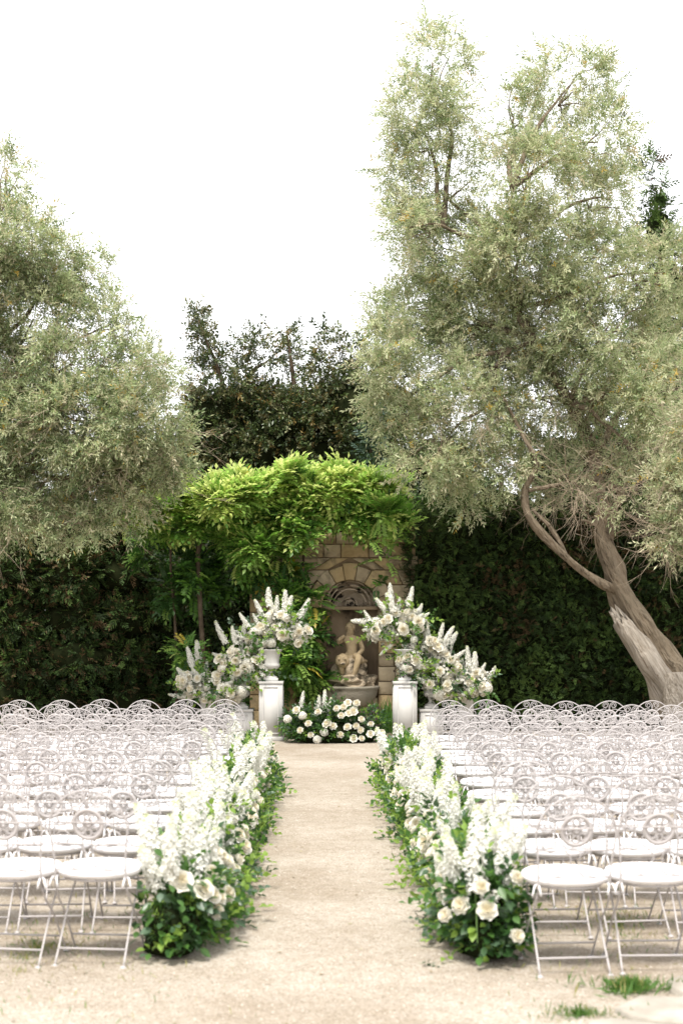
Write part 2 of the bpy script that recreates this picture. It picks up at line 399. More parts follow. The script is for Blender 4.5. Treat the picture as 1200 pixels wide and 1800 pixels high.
# ------------------------------------------------------------------ ground
def make_ground():
    xs = np.concatenate([np.linspace(-400, -12, 8), np.linspace(-10, 10, 81), np.linspace(12, 400, 8)])
    ys = np.concatenate([np.linspace(-200, -2, 5), np.linspace(0, 30, 121), np.linspace(34, 700, 9)])
    V = []
    for y in ys:
        for x in xs:
            z = 0.0
            if abs(x) < 12 and 0 < y < 30:
                z = 0.012 * noise.noise(Vector((x * .9, y * .9, 0))) + 0.006 * noise.noise(Vector((x * 3, y * 3, 4)))
            V.append((x, y, z))
    nx = len(xs); T = []
    for j in range(len(ys) - 1):
        for i in range(nx - 1):
            a = j * nx + i; T += [(a, a + 1, a + nx + 1), (a, a + nx + 1, a + nx)]
    tag(mesh_obj('ground', V, T, M['gravel'], smooth=True), 'pale beige gravel ground with a bare aisle down the middle', kind='structure')

make_ground()

def gz(x, y): return 0.012 * noise.noise(Vector((x * .9, y * .9, 0))) + 0.006 * noise.noise(Vector((x * 3, y * 3, 4)))

def make_pebbles():
    rs = np.random.default_rng(3)
    n = 22000
    y = 5.8 + 9.0 * rs.uniform(0, 1, n) ** 1.7
    x = rs.uniform(-1, 1, n) * (0.25 * y + .2)
    z = np.array([gz(a, b) for a, b in zip(x, y)])
    o = np.array([(1, 0, 0), (0, 1, 0), (-1, 0, 0), (0, -1, 0), (0, 0, .7), (0, 0, -.4)], float)
    t = np.array([(0, 1, 4), (1, 2, 4), (2, 3, 4), (3, 0, 4)])
    temps = []
    for k in range(4):
        temps.append((o * rs.uniform(.6, 1.3, (6, 1)), t, np.zeros(4, int)))
    D = unit(rs.normal(size=(n, 3)) * np.array([1, 1, .25])); Rm = frames(D, np.tile([0, 0, 1.0], (n, 1)))
    S = 0.0028 + 0.0042 * rs.uniform(0, 1, n) ** 3
    V, T, I = scatter(temps, np.stack([x, y, z + .001], 1), Rm, S, (rs.uniform(size=n) < .45).astype(int))
    tag(mesh_obj('gravel', V, T, [M['peb1'], M['peb2']], mi=I, smooth=True), 'loose pale gravel grains strewn over the ground', 'gravel', kind='stuff')

make_pebbles()

def make_flagstones():
    sets = [('large pale flagstone with chipped edge at the lower right corner', [(1080, 1770), (1120, 1750), (1215, 1752), (1290, 1760), (1290, 1798), (1180, 1797), (1110, 1785)]),
            ('pale flagstone at the lower frame edge below the larger slab', [(1030, 1795), (1070, 1788), (1165, 1801), (1280, 1804), (1280, 1850), (1060, 1850), (1035, 1815)]),
            ('small flagstone behind the larger slab, beside the grass tuft', [(1172, 1722), (1200, 1713), (1260, 1713), (1300, 1725), (1290, 1741), (1200, 1742), (1175, 1735)])]
    for lab, poly in sets:
        pts = []
        for (px, py) in poly:
            d = FPX * (CAMH - .03) / (py - HZ); pts.append(((px - VX) / FPX * d, d))
        c = np.mean(np.array(pts), 0); n = len(pts)
        V = [(c[0], c[1], .034)] + [(c[0] + (x - c[0]) * .95, c[1] + (y - c[1]) * .95, .032) for x, y in pts] + [(x, y, .022) for x, y in pts] + [(x, y, -.03) for x, y in pts]
        T = []
        for i in range(n):
            k = (i + 1) % n
            T += [(0, 1 + k, 1 + i)]
            for L in (1, 1 + n): T += [(L + i, L + k, L + n + k), (L + i, L + n + k, L + n + i)]
        V = np.array(V) - np.array([c[0], c[1], 0])
        o = mesh_obj('flagstone', V, T, M['flag']); o.location = (c[0], c[1], 0)
        tag(o, lab, 'paving stone', 'flagstones at the lower right')

make_flagstones()

def grass_patch(name, label, cx, cy, rx, ry, n, h, seed, dry=.2, name_cat='grass'):
    rs = np.random.default_rng(seed)
    a = rs.uniform(0, 2 * math.pi, n); r = np.abs(rs.normal(size=n)) * .62 * (1 + .5 * np.sin(3 * a + seed))
    P = np.stack([cx + rx * r * np.cos(a), cy + ry * r * np.sin(a), np.full(n, .0)], 1)
    t = np.array([(0, 0, 0), (.5, .06, .0), (.5, -.06, .0), (1, 0, -.15)]); tt = np.array([(0, 1, 2), (1, 3, 2)])
    D = unit(rs.normal(size=(n, 3)) * .55 + np.array([0, 0, 1])); U = unit(rs.normal(size=(n, 3)))
    V, T, I = scatter([(t, tt, np.zeros(2, int))], P, frames(D, U), h * rs.uniform(.5, 1.2, n), (rs.uniform(size=n) < dry).astype(int))
    tag(mesh_obj(name, V, T, GR, mi=I), label, name_cat, kind='stuff')

grass_patch('grass', 'green grass tuft beside the flagstones', 1.38, 6.75, .17, .09, 620, .075, 1)
grass_patch('grass', 'thin grass growing in front of the pale flagstones', 1.07, 6.32, .19, .08, 330, .05, 2)
grass_patch('grass', 'sparse dry weeds on the gravel under the chairs right of the aisle', 1.6, 8.2, .7, 1.6, 900, .045, 3, .6)
grass_patch('grass', 'sparse dry weeds on the gravel under the chairs left of the aisle', -1.6, 7.6, .8, 1.3, 800, .045, 4, .65)

def litter():
    rs = np.random.default_rng(15); n = 420
    y = 6.0 + 12 * rs.uniform(0, 1, n) ** 1.5; x = rs.uniform(-1, 1, n) * .25 * y
    z = np.array([gz(a, b) for a, b in zip(x, y)]) + .006
    v, t = leaf_vt(1.0, .32, .15, -.1)
    D = unit(rs.normal(size=(n, 3)) * np.array([1, 1, .12])); U = unit(rs.normal(size=(n, 3)) * .25 + np.array([0, 0, 1]))
    V, T, I = scatter([(v, t, np.zeros(len(t), int))], np.stack([x, y, z], 1), frames(D, U), rs.uniform(.012, .04, n), rs.integers(0, 3, n))
    tag(mesh_obj('leaf_litter', V, T, [M['twig'], OL[3], DK[3]], mi=I), 'small dry olive leaves scattered over the gravel', 'leaf litter', kind='stuff')
litter()

# ------------------------------------------------------------------ chairs
def yb(z):            # backrest plane: leans towards the rear
    return -0.185 - max(0, z - .44) * 0.17

def make_chair():
    root = empty('garden_chair')
    arch = []
    for (x, z) in [(-.184, .40), (-.182, .47), (-.185, .55), (-.193, .63)]: arch.append((x, yb(z), z))
    for k in range(0, 21):
        t = math.pi - math.pi * k / 20
        arch.append((.203 * math.cos(t), yb(.70 + .2 * math.sin(t)), .70 + .2 * math.sin(t)))
    for (x, z) in [(.193, .63), (.185, .55), (.182, .47), (.184, .40)]: arch.append((x, yb(z), z))
    v, t = tube(arch, .0052, 6); mesh_obj('back_frame', v, t, M['iron'], root, smooth=True)
    for s in (-1, 1):
        p = smooth_path([(s * .184, -.178, .40), (s * .186, -.125, .33), (s * .188, -.02, .24), (s * .189, .10, .10), (s * .19, .175, .008)], 3)
        v, t = tube(p, .0054, 6); f = lathe([(0, 0), (.017, 0), (.017, .004), (.008, .012), (0, .012)], 8)
        mesh_obj('front_leg', *merge((v, t), (f[0] + np.array([s * .19, .18, 0]), f[1]))[:2], M['iron'], root, smooth=True)
        p = smooth_path([(s * .10, .17, .425), (s * .15, .16, .415), (s * .171, .10, .36), (s * .174, -.02, .245), (s * .176, -.13, .11), (s * .178, -.215, .008)], 3)
        v, t = tube(p, .0053, 6)
        mesh_obj('rear_leg', *merge((v, t), (f[0] + np.array([s * .178, -.22, 0]), f[1]))[:2], M['iron'], root, smooth=True)
    for z, hw in ((.735, .199), (.625, .192), (.49, .183)):
        v, t = tube([(-hw, yb(z), z), (0, yb(z) - .004, z), (hw, yb(z), z)], .0042, 5); mesh_obj('crossbar', v, t, M['iron'], root, smooth=True)
    for y, z, hw in ((-.16, .08, .177), (.105, .095, .189)):
        v, t = tube([(-hw, y, z), (hw, y, z)], .0058, 5); mesh_obj('stretcher', v, t, M['iron'], root, smooth=True)
    # pierced medallion
    cz, parts = .725, []
    def ring(r0, r1, n=24, th=.004):
        V, T = [], []
        for k in range(n):
            a = 2 * math.pi * k / n
            for r in (r0, r1):
                for y in (-th, th): V.append((r * math.cos(a), y, r * math.sin(a)))
        for k in range(n):
            l = (k + 1) % n; A = [4 * k + q for q in range(4)]; B = [4 * l + q for q in range(4)]
            for (i, j) in ((0, 2), (3, 1), (2, 3), (1, 0)): T += [(A[i], B[i], B[j]), (A[i], B[j], A[j])]
        return np.array(V), np.array(T)
    parts.append(ring(.064, .083)); parts.append(ring(.004, .02, 10))
    for k in range(8):
        a = 2 * math.pi * k / 8; c = np.array([.043 * math.cos(a), 0, .043 * math.sin(a)])
        p = [(c[0] + .019 * math.cos(q), 0, c[2] + .019 * math.sin(q)) for q in np.linspace(0, 2 * math.pi, 8, endpoint=False)]
        parts.append(tube(p, .0046, 4, closed=True))
        b = a + math.pi / 8
        parts.append(tube([(.018 * math.cos(b), 0, .018 * math.sin(b)), (.062 * math.cos(b), 0, .062 * math.sin(b))], .003, 4))
    V, T, _ = merge(*parts)
    V = V + np.array([0, 0, cz]); V[:, 1] += np.array([yb(z) for z in V[:, 2]])
    mesh_obj('medallion', V, T, M['iron'], root)
    # scrolls
    for s in (-1, 1):
        p = [(0.006, .802), (0.004, .825), (.006, .845)]
        for k in range(0, 19):
            a = math.pi - k / 18 * 3.3 * math.pi; r = .037 * (1 - .72 * k / 18)
            p.append((.043 + r * math.cos(a), .853 + r * math.sin(a)))
        v, t = tube([(s * x, yb(z), z) for x, z in p], .0038, 5); mesh_obj('top_scroll', v, t, M['iron'], root, smooth=True)
        p = []
        for k in range(0, 15):                       # side curl beside the medallion
            a = R(-60) + k / 14 * 2.6 * math.pi; r = .018 + .030 * k / 14
            p.append((.142 + r * math.cos(a), .755 + r * math.sin(a)))
        p += [(.10, .80), (.07, .812), (.03, .812)]
        v, t = tube([(s * x, yb(z), z) for x, z in p], .0036, 5); mesh_obj('side_scroll', v, t, M['iron'], root, smooth=True)
        p = []
        for k in range(0, 13):                       # lower loop
            a = R(140) + k / 12 * R(250); p.append((.063 + .046 * math.cos(a), .538 + .046 * math.sin(a)))
        p = p[::-1]
        q = [(.018, .575), (.030, .605), (.065, .63)]
        for k in range(0, 16):                       # upper curl
            a = R(-120) + k / 15 * R(430); r = .045 * (1 - .55 * k / 15); q.append((.128 + r * math.cos(a), .660 + r * math.sin(a)))
        v, t = tube([(s * x, yb(z), z) for x, z in p + q], .0036, 5); mesh_obj('lower_scroll', v, t, M['iron'], root, smooth=True)
    v, t = tube([(.185 * math.cos(a), .19 * math.sin(a) - .005, .432) for a in np.linspace(0, 2 * math.pi, 20, endpoint=False)], .007, 5, closed=True)
    mesh_obj('seat_ring', v, t, M['iron'], root, smooth=True)
    prof = [(0, .440), (.19, .440), (.205, .444), (.216, .456), (.219, .466), (.214, .478), (.200, .487), (.16, .493), (.08, .496), (0, .496)]
    v, t = lathe(prof, 28)
    th = np.arctan2(v[:, 1], v[:, 0]); v[:, 0] *= 1 + .035 * np.abs(np.sin(2 * th)); v[:, 1] *= 1 + .035 * np.abs(np.sin(2 * th))
    cu = mesh_obj('cushion', v, t, M['cushion'], root, smooth=True)
    for s in (-1, 1):
        pr = []
        for k, dx in enumerate((.01, -.012)):
            q = [(s * .175, -.17, .455), (s * (.190 + dx), -.190, .448), (s * (.192 + dx * 1.6), -.198, .420), (s * (.193 + dx * 2), -.198, .398)]
            pr.append(tube(q, [.003, .005, .005, .007], 4))
        v, t, _ = merge(*pr); mesh_obj('tie', v, t, M['cushion'], cu, smooth=True)
    return root

ORD = ['first', 'second', 'third', 'fourth', 'fifth', 'sixth', 'seventh', 'eighth', 'ninth', 'tenth', 'eleventh', 'twelfth']
def rows_of_chairs():
    rs = random.Random(5)
    proto = make_chair(); used = False
    NROW = 11
    for side, x0, yn in (('left', -1.225, 7.42), ('right', 1.165, 7.26)):
        for r in range(NROW):
            y = yn + .215 * 0 + r * .815
            for c in range(9):
                x = x0 + (-1 if side == 'left' else 1) * c * .432 + rs.uniform(-.016, .016) + (0.03 if r % 2 else -.02)
                edge = (.2384 if side == 'left' else .2416) * (y + .1)
                if abs(x) - .19 > edge: continue
                o = proto if not used else copy_tree(proto)
                used = True
                yy = y + rs.gauss(0, .03)
                o.location = (x, yy, gz(x, yy) + .002)
                o.rotation_euler = (0, 0, R(rs.gauss(0, 3.6)))
                tag(o, f'white scrolled iron chair {side} of the aisle, {ORD[NROW - 1 - r]} row from fountain, {ORD[c]} from aisle', 'chair', 'white garden chairs in rows')

rows_of_chairs()

# ------------------------------------------------------------------ flowers
def rose_mesh(name, mats, seed, openness=1.0):
    r = random.Random(seed); parts = []
    rings = [(3, .012, .036, 1.15, 2), (4, .020, .040, 1.0, 2), (5, .029, .041, .85, 1), (6, .038, .036, .72, 1), (7, .047 * openness, .026, .62, 0)]
    for (n, rad, hgt, hw, mi) in rings:
        ph0 = r.uniform(0, 6)
        for k in range(n):
            ph = ph0 + 2 * math.pi * k / n + r.uniform(-.12, .12); rr = rad * r.uniform(.92, 1.08); h = hgt * r.uniform(.92, 1.08)
            V, T = [], []
            for i in range(4):
                v = i / 3
                rv = rr * (math.sin(v * 1.9) ** .7 if v > 0 else .02) * (1 + .12 * v * (rad > .03)); z = h * v - (.010 * v * v if rad > .03 else 0)
                for j in range(5):
                    u = (j - 2) / 2; a = ph + u * hw * (1 - .35 * v ** 3)
                    q = rv * (1 + .10 * abs(u) ** 2); V.append((q * math.cos(a), q * math.sin(a), z - .006 * v * u * u))
            for i in range(3):
                for j in range(4):
                    a = i * 5 + j; T += [(a, a + 1, a + 6), (a, a + 6, a + 5)]
            parts.append((V, T, mi))
    V, T, I = merge(*parts)
    return mesh_data(name, V, T, mats, I, True)

def mesh_data(name, V, T, mats, I, smooth=True):
    o = mesh_obj(name, V, T, mats, mi=I, smooth=smooth); me = o.data; bpy.data.objects.remove(o); return me

def floret(s, r, cup=.3):
    V, T = [(0, 0, 0)], []
    for k in range(5):
        a = 2 * math.pi * k / 5 + r.uniform(-.2, .2); b = len(V)
        L = s * r.uniform(.85, 1.1)
        V += [(L * .6 * math.cos(a - .5), L * .6 * math.sin(a - .5), cup * s * .5), (L * math.cos(a), L * math.sin(a), cup * s), (L * .6 * math.cos(a + .5), L * .6 * math.sin(a + .5), cup * s * .5)]
        T += [(0, b, b + 1), (0, b + 1, b + 2)]
    return np.array(V, float), np.array(T)

def spike_mesh(name, seed, L=.42, R0=.034, loose=0.0):
    """delphinium: a stem with florets in a tapering spire, along +z, stem from -0.22"""
    r = random.Random(seed); parts = []
    bx, by = r.uniform(-.03, .03), r.uniform(-.03, .03)
    cen = lambda f: np.array([bx * f * f, by * f * f, L * f])
    path = [(0, 0, -.22), (0, 0, 0)] + [tuple(cen(f)) for f in (.35, .7, 1)]
    v, t = tube(path, [.004, .0038, .003, .002, .001], 4, cap=False); parts.append((v, t, 1))
    cp = [tuple(cen(f)) for f in (0, .3, .6, .95)]; v, t = tube(cp, [R0 * .25, R0 * .5, R0 * .4, R0 * .1], 6); parts.append((v, t, 0))
    n = int(92 * (1 - loose))
    for i in range(n):
        f = (i + .5) / n; f = f ** .92
        a = i * 2.39996 + r.uniform(-.3, .3); rad = R0 * (1 - .66 * f ** 2.4) * r.uniform(.7, 1.2) * (.8 if f < .06 else 1)
        out = np.array([math.cos(a), math.sin(a), .28 + .5 * f]); out /= np.linalg.norm(out)
        s = (.027 * (1 - .5 * f * f) + .003) * r.uniform(.8, 1.2)
        c = cen(f) + np.array([math.cos(a) * rad, math.sin(a) * rad, 0])
        fl = floret(s, r)
        Z = out; X = np.cross([0, 0, 1], Z); X /= np.linalg.norm(X) + 1e-9; Y = np.cross(Z, X)
        B = np.stack([X, Y, Z], 1)
        parts.append((fl[0] @ B.T + c, fl[1], 2 if (f > .93 and r.random() < .6) else 0))
    V, T, I = merge(*parts)
    return mesh_data(name, V, T, [M['petal'], M['stem'], M['bud']], I)

def pompon_mesh(name, seed, rad=.055):
    """hydrangea or dahlia head, along +z"""
    r = random.Random(seed); parts = []
    n = 46
    for i in range(n):
        z = 1 - 1.45 * (i + .5) / n; q = math.sqrt(max(0, 1 - z * z)); a = i * 2.39996
        out = np.array([q * math.cos(a), q * math.sin(a), z]); Z = out; X = np.cross([.1, .2, 1], Z); X /= np.linalg.norm(X); Y = np.cross(Z, X)
        fl = floret(.021 * r.uniform(.9, 1.2), r, .35)
        parts.append((fl[0] @ np.stack([X, Y, Z], 1).T + out * rad * r.uniform(.78, 1.1), fl[1], 0 if r.random() < .8 else 1))
    parts.append((*lathe([(.01, rad * .72), (rad * .5, rad * .5), (rad * .7, .1 * rad), (rad * .5, -rad * .4), (.01, -rad * .5)], 8), 1))
    V, T, I = merge(*parts)
    return mesh_data(name, V, T, [M['petal'], M['petal2']], I)

ROSES = [rose_mesh('rose', [M['petal'], M['petal2'], M['petal3']], 11), rose_mesh('rose', [M['petal'], M['petal2'], M['petal3']], 12, .9), rose_mesh('rose', [M['petal2'], M['petal2'], M['petal3']], 13, 1.08)]
SPIKES = [spike_mesh('flower_spike', 20 + k, L, R0, lo) for k, (L, R0, lo) in enumerate(((.35, .043, 0), (.30, .045, 0), (.39, .040, .05), (.33, .038, .35), (.36, .043, .12)))]
POMS = [pompon_mesh('blossom', 40 + k, rr) for k, rr in enumerate((.055, .048, .062))]

def burg_mesh():
    r = random.Random(3); p = [(*floret(.018, r, .2), 0), (floret(.012, r, .6)[0] + np.array([0, 0, .004]), floret(.012, r, .6)[1], 0)]
    return mesh_data('dark_blossom', *merge(*p)[:2], [M['burgundy']], None)
BURG = burg_mesh()
v_, t_ = leaf_vt(1.0, .62, .10, -.12, 2)
LEAVES = [mesh_data('leaf', v_, t_, [m], None) for m in FG]

rr_ = random.Random(2)
SPR_BROAD = [sprig_template(.20, 7, .062, .040, rr_, 55, .0022, .2, True, 2, -.1) for _ in range(3)]
SPR_FINE = [sprig_template(.15, 14, .032, .010, rr_, 48, .0018, .1, True, 1) for _ in range(3)]
SPR_FAR = [sprig_template(.20, 8, .064, .040, rr_, 55, .0022, .2, True, 1, -.1, thin=True) for _ in range(4)]
SPR_ROUND = [sprig_template(.22, 8, .040, .036, rr_, 62, .0020, .25, True, 2, -.05) for _ in range(3)]

def orient(o, d, spin):
    q = Vector(d).to_track_quat('Z', 'Y'); o.rotation_mode = 'QUATERNION'
    from mathutils import Quaternion
    o.rotation_quaternion = q @ Quaternion((0, 0, 1), spin)

def put(me, name, parent, pos, d, s, spin, label=None):
    o = mesh_obj(name, None, None, None, parent, me=me); o.location = pos; orient(o, d, spin)
    o.scale = (s, s, s)
    if label: o['label'] = label
    return o

def foliage(root, clumps, n, seed, kinds=(('broad', 1.0),), slotp=(.35, .35, .2, .1), up=.35, name='foliage', scale=(.75, 1.2), drop=.0, shell=.4, floor=None):
    rs = np.random.default_rng(seed)
    parts = []
    for kind, share in kinds:
        tp = {'far': SPR_FAR, 'broad': SPR_BROAD, 'fine': SPR_FINE, 'round': SPR_ROUND}[kind]
        P, O = clump_points(clumps, int(n * share), rs, 16, .38, shell)
        D = unit(O + rs.normal(size=O.shape) * .45 + np.array([0, 0, up - drop]))
        if floor is not None:
            keep = P[:, 2] > floor; P, D = P[keep], D[keep]
            D[:, 2] = np.where(P[:, 2] < floor + .1, np.abs(D[:, 2]), D[:, 2])
        U = unit(rs.normal(size=P.shape) * .5 + np.array([0, 0, 1.0]))
        S = rs.uniform(*scale, len(P))
        V, T, I = scatter(tp, P - D * .06, frames(D, U), S, rs.choice(len(FG), len(P), p=slotp))
        if floor is not None: V[:, 2] = np.maximum(V[:, 2], floor - .01 + rs.uniform(0, .02, len(V)))
        parts.append((V, T, fix_slots(I, len(FG))))
    V, T, I = merge(*parts)
    o = mesh_obj(name, V, T, FG + [M['stem']], root, mi=I); o['kind'] = 'stuff'
    return o

def filler(root, clumps, n, seed, size=.016, name='filler_blossom'):
    rs = np.random.default_rng(seed); r = random.Random(seed)
    P, O = clump_points(clumps, n, rs, max(5, n // 14), .22, .75)
    tp = [(*floret(1.0, r, .35), np.zeros(10, int)) for _ in range(3)]
    D = unit(O + rs.normal(size=O.shape) * .5 + np.array([0, 0, .3]))
    Rm = frames(D, unit(rs.normal(size=P.shape)))[:, :, [1, 2, 0]]
    V, T, I = scatter(tp, P, Rm, size * rs.uniform(.7, 1.25, len(P)), (rs.uniform(size=len(P)) < .25).astype(int))
    o = mesh_obj(name, V, T, [M['petal'], M['petal2']], root, mi=np.minimum(I, 1)); o['kind'] = 'stuff'

def aisle_arrangement(side, i, x, y, seed):
    r = random.Random(seed); s = -1 if side == 'left' else 1          # s: outward from the aisle
    near = i == 0
    root = empty('aisle_flowers', (x, y, 0), 0)
    hl = .50                                                          # half length
    if near:
        cl = [((0, 0, .16), (.13, .14, .15), 1.4), ((-s * .03, .10, .32), (.16, .22, .15), 1.0), ((-s * .08, .32, .18), (.13, .24, .16), .8)]
    else:
        cl = [((0, 0, .14), (.12, hl, .14), 1.0), ((s * .0, 0, .32), (.14, hl, .18), 1.4), ((-s * .12, r.uniform(-.2, .2), .14), (.10, .38, .14), .8)]
    kinds = (('fine', .55), ('broad', .45)) if (near and side == 'left') else ((('broad', .75), ('round', .25)) if i < 3 else (('far', .85), ('round', .15)))
    foliage(root, cl, 600 if near else (400 if i < 4 else 330), seed, kinds, (.42, .30, .16, .12) if near else (.20, .36, .34, .10), floor=.015, scale=(.6, 1.0))
    if near:                                                          # inner mass of stems, coloured shade-dark, hides the block that holds them
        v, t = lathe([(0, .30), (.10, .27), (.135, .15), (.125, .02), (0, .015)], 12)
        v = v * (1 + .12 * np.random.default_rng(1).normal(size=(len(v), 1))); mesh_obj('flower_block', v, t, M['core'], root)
    # trailing sprigs at the foot on the aisle side
    foliage(root, [((-s * (.13 if near else .19), .2 if near else 0, .08), (.06, hl * (.5 if near else .9), .08), 1)], 16 if near else 30, seed + 5, (('round', 1),), (.1, .35, .45, .1), name='trailing_sprigs', floor=.01, up=.1)
    ns = 8 if near else 7
    for k in range(ns):
        f = (k + .5) / ns
        yy = (-.12 + .62 * f if near else -hl + 2 * hl * f) + r.uniform(-.06, .06)
        xx = s * r.uniform(-.15, .15); z = r.uniform(.24, .42) + .5 * s * xx + (.04 if near else 0)
        d = (2.2 * xx + r.gauss(0, .14), r.gauss(-.08, .2), 1)
        put(r.choice(SPIKES), 'flower_spike', root, (xx, yy, z), d, r.uniform(.70, 1.18), r.uniform(0, 6))
    nr = 12 if near else (10 if i < 5 else 8)
    for k in range(nr):
        yy = (-.22 + .7 * k / nr if near else r.uniform(-hl, hl))
        a = r.uniform(-.3, 1.25)                                       # angle round the mound on the aisle side
        xx = -s * (.04 + .17 * math.cos(a)) ; z = .18 + .24 * math.sin(max(a, 0)) + (.06 * r.random())
        if near and k < 6:
            xx, yy, z = [(-s * .05, -.20, .40), (s * .10, -.235, .16), (-s * .16, -.16, .30), (s * .10, -.14, .44), (-s * .02, -.23, .29), (-s * .22, -.10, .24)][k]
            xx += r.uniform(-.02, .02)
            if side == 'left': xx, yy, z = [(.17, -.10, .36), (.21, .02, .31), (.06, -.12, .41), (.19, .10, .42), (-.02, .0, .45), (.23, .16, .27)][k]
        d = (xx * 3, -.65 if near and k < 7 else r.uniform(-.8, .2), .45)
        put(r.choice(ROSES), 'rose', root, (xx, yy, z), d, r.uniform(.78, 1.15), r.uniform(0, 6))
    for k in range(1 if near else 2):
        put(r.choice(POMS), 'blossom', root, (-s * r.uniform(.02, .2), (r.uniform(-.1, .4) if near else r.uniform(-hl, hl)), r.uniform(.36, .44)), (-s * .5, -.5, .8), r.uniform(.7, 1.0), r.uniform(0, 6))
    fc = [((-s * .05, 0, .28), (.19, hl * .95, .15), 1)] if not near else [((-s * .02, .06, .30), (.22, .26, .15), 1)]
    filler(root, fc, 120, seed + 9, .019)
    if i < 2:
        for k in range(70 if near else 40):                            # single larger leaves
            a = r.uniform(-2.6, .6); rad = r.uniform(.85, 1.1)
            if near: p = (.19 * math.cos(a) * rad, .20 * math.sin(a) * rad - .01, r.uniform(.05, .42))
            else: p = (-s * (.20 + .1 * r.random()), r.uniform(-hl, hl), r.uniform(.03, .38))
            o = mesh_obj('leaf', None, None, None, root, me=LEAVES[r.choice((0, 0, 1, 1, 2, 3))])
            o.location = p; ls = r.uniform(.045, .075); o.scale = (ls, ls, ls)
            yaw = math.atan2(p[1], p[0]) + r.uniform(-.8, .8); o.rotation_euler = (r.uniform(-.7, .7), r.uniform(-.3, .8), yaw)
    where = ['nearest the camera', 'second clump from the near end', 'third clump from the near end', 'fourth clump from the near end', 'fifth clump from the near end', 'sixth clump from the near end', 'seventh clump from the near end', 'eighth clump from the near end', 'last clump towards the fountain'][i]
    tag(root, f'white delphinium and rose clump {side} of the aisle, {where}', 'flower arrangement', 'flower clumps lining the aisle')

NA = 9
for i in range(NA):
    yy = [7.45, 8.25][i] if i < 2 else 8.25 + (i - 1) * 1.02
    aisle_arrangement('left', i, (-.875 if i == 0 else -.845) - .010 * i, yy + .02, 100 + i)
    aisle_arrangement('right', i, .785 - .013 * i, yy - .03, 200 + i)

# fallen sprig on the gravel
def fallen():
    d = FPX * CAMH / (1697 - HZ); V, T, I = merge(*[(v + np.array([k * .02, k * .01, .012]), t, mi) for k, (v, t, mi) in enumerate(SPR_BROAD[:1])])
    o = mesh_obj('fallen_sprig', V * .55, T, [FG[3], M['stem']], mi=I); o.location = ((735 - VX) / FPX * d, d, .006)
    tag(o, 'small fallen leaf sprig lying on the gravel beside the right near flower clump', 'leaf')
fallen()

# ------------------------------------------------------------------ pedestals, urns and their flowers
def pedestal(x, y, h, wd, label):
    root = empty('pedestal', (x, y, 0)); a = wd / 2
    v, t = box(-a, a, -a, a, .0, h - .035, 0); mesh_obj('shaft', v, t, M['plinth'], root)
    v, t = box(-a - .012, a + .012, -a - .012, a + .012, h - .035, h, .004); mesh_obj('cap', v, t, M['plinth'], root)
    v, t = box(-a - .014, a + .014, -a - .014, a + .014, .0, .06, .004); mesh_obj('foot', v, t, M['plinth'], root)
    if h > .25:
        for (ux, uy) in ((0, -1), (-1, 0), (1, 0)):              # panel mouldings: four thin strips per face
            m, b0, b1 = a * .70, .10, h - .075; fr = []
            for (p0, p1) in (((-m, b0), (-m + .016, b1)), ((m - .016, b0), (m, b1)), ((-m + .016, b0), (m - .016, b0 + .016)), ((-m + .016, b1 - .016), (m - .016, b1))):
                vv, tt = box(p0[0], p1[0], -a - .008, -a + .004, p0[1], p1[1], .003)
                c, s = (1, 0) if uy else (0, ux)
                q = vv.copy()
                if not uy: q = np.stack([-s * vv[:, 1], s * vv[:, 0], vv[:, 2]], 1)
                fr.append((q, tt))
            V, T, _ = merge(*fr); mesh_obj('panel_moulding', V, T, M['plinth'], root)
    tag(root, label, 'pedestal', 'white pedestals flanking the fountain')

def urn(x, y, z, sc, label):
    root = empty('urn', (x, y, z)); root.scale = (sc, sc, sc)
    v, t = box(-.10, .10, -.10, .10, 0, .045, .008); mesh_obj('plinth_foot', v, t, M['urn'], root)
    v, t = lathe([(.092, .045), (.092, .06), (.06, .075), (.040, .10), (.036, .125), (.05, .14), (.05, .15), (.038, .157)], 20); mesh_obj('stem', v, t, M['urn'], root, smooth=True)
    v, t = lathe([(.038, .157), (.085, .175), (.122, .21), (.128, .24), (.118, .25), (.112, .27), (.116, .34), (.135, .42), (.158, .45), (.165, .46), (.160, .468), (.14, .455), (.11, .40), (0, .38)], 40, .03, 20, (.265, .43))
    mesh_obj('bowl', v, t, M['urn'], root, smooth=True)
    tag(root, label, 'urn', 'white urns on the pedestals')

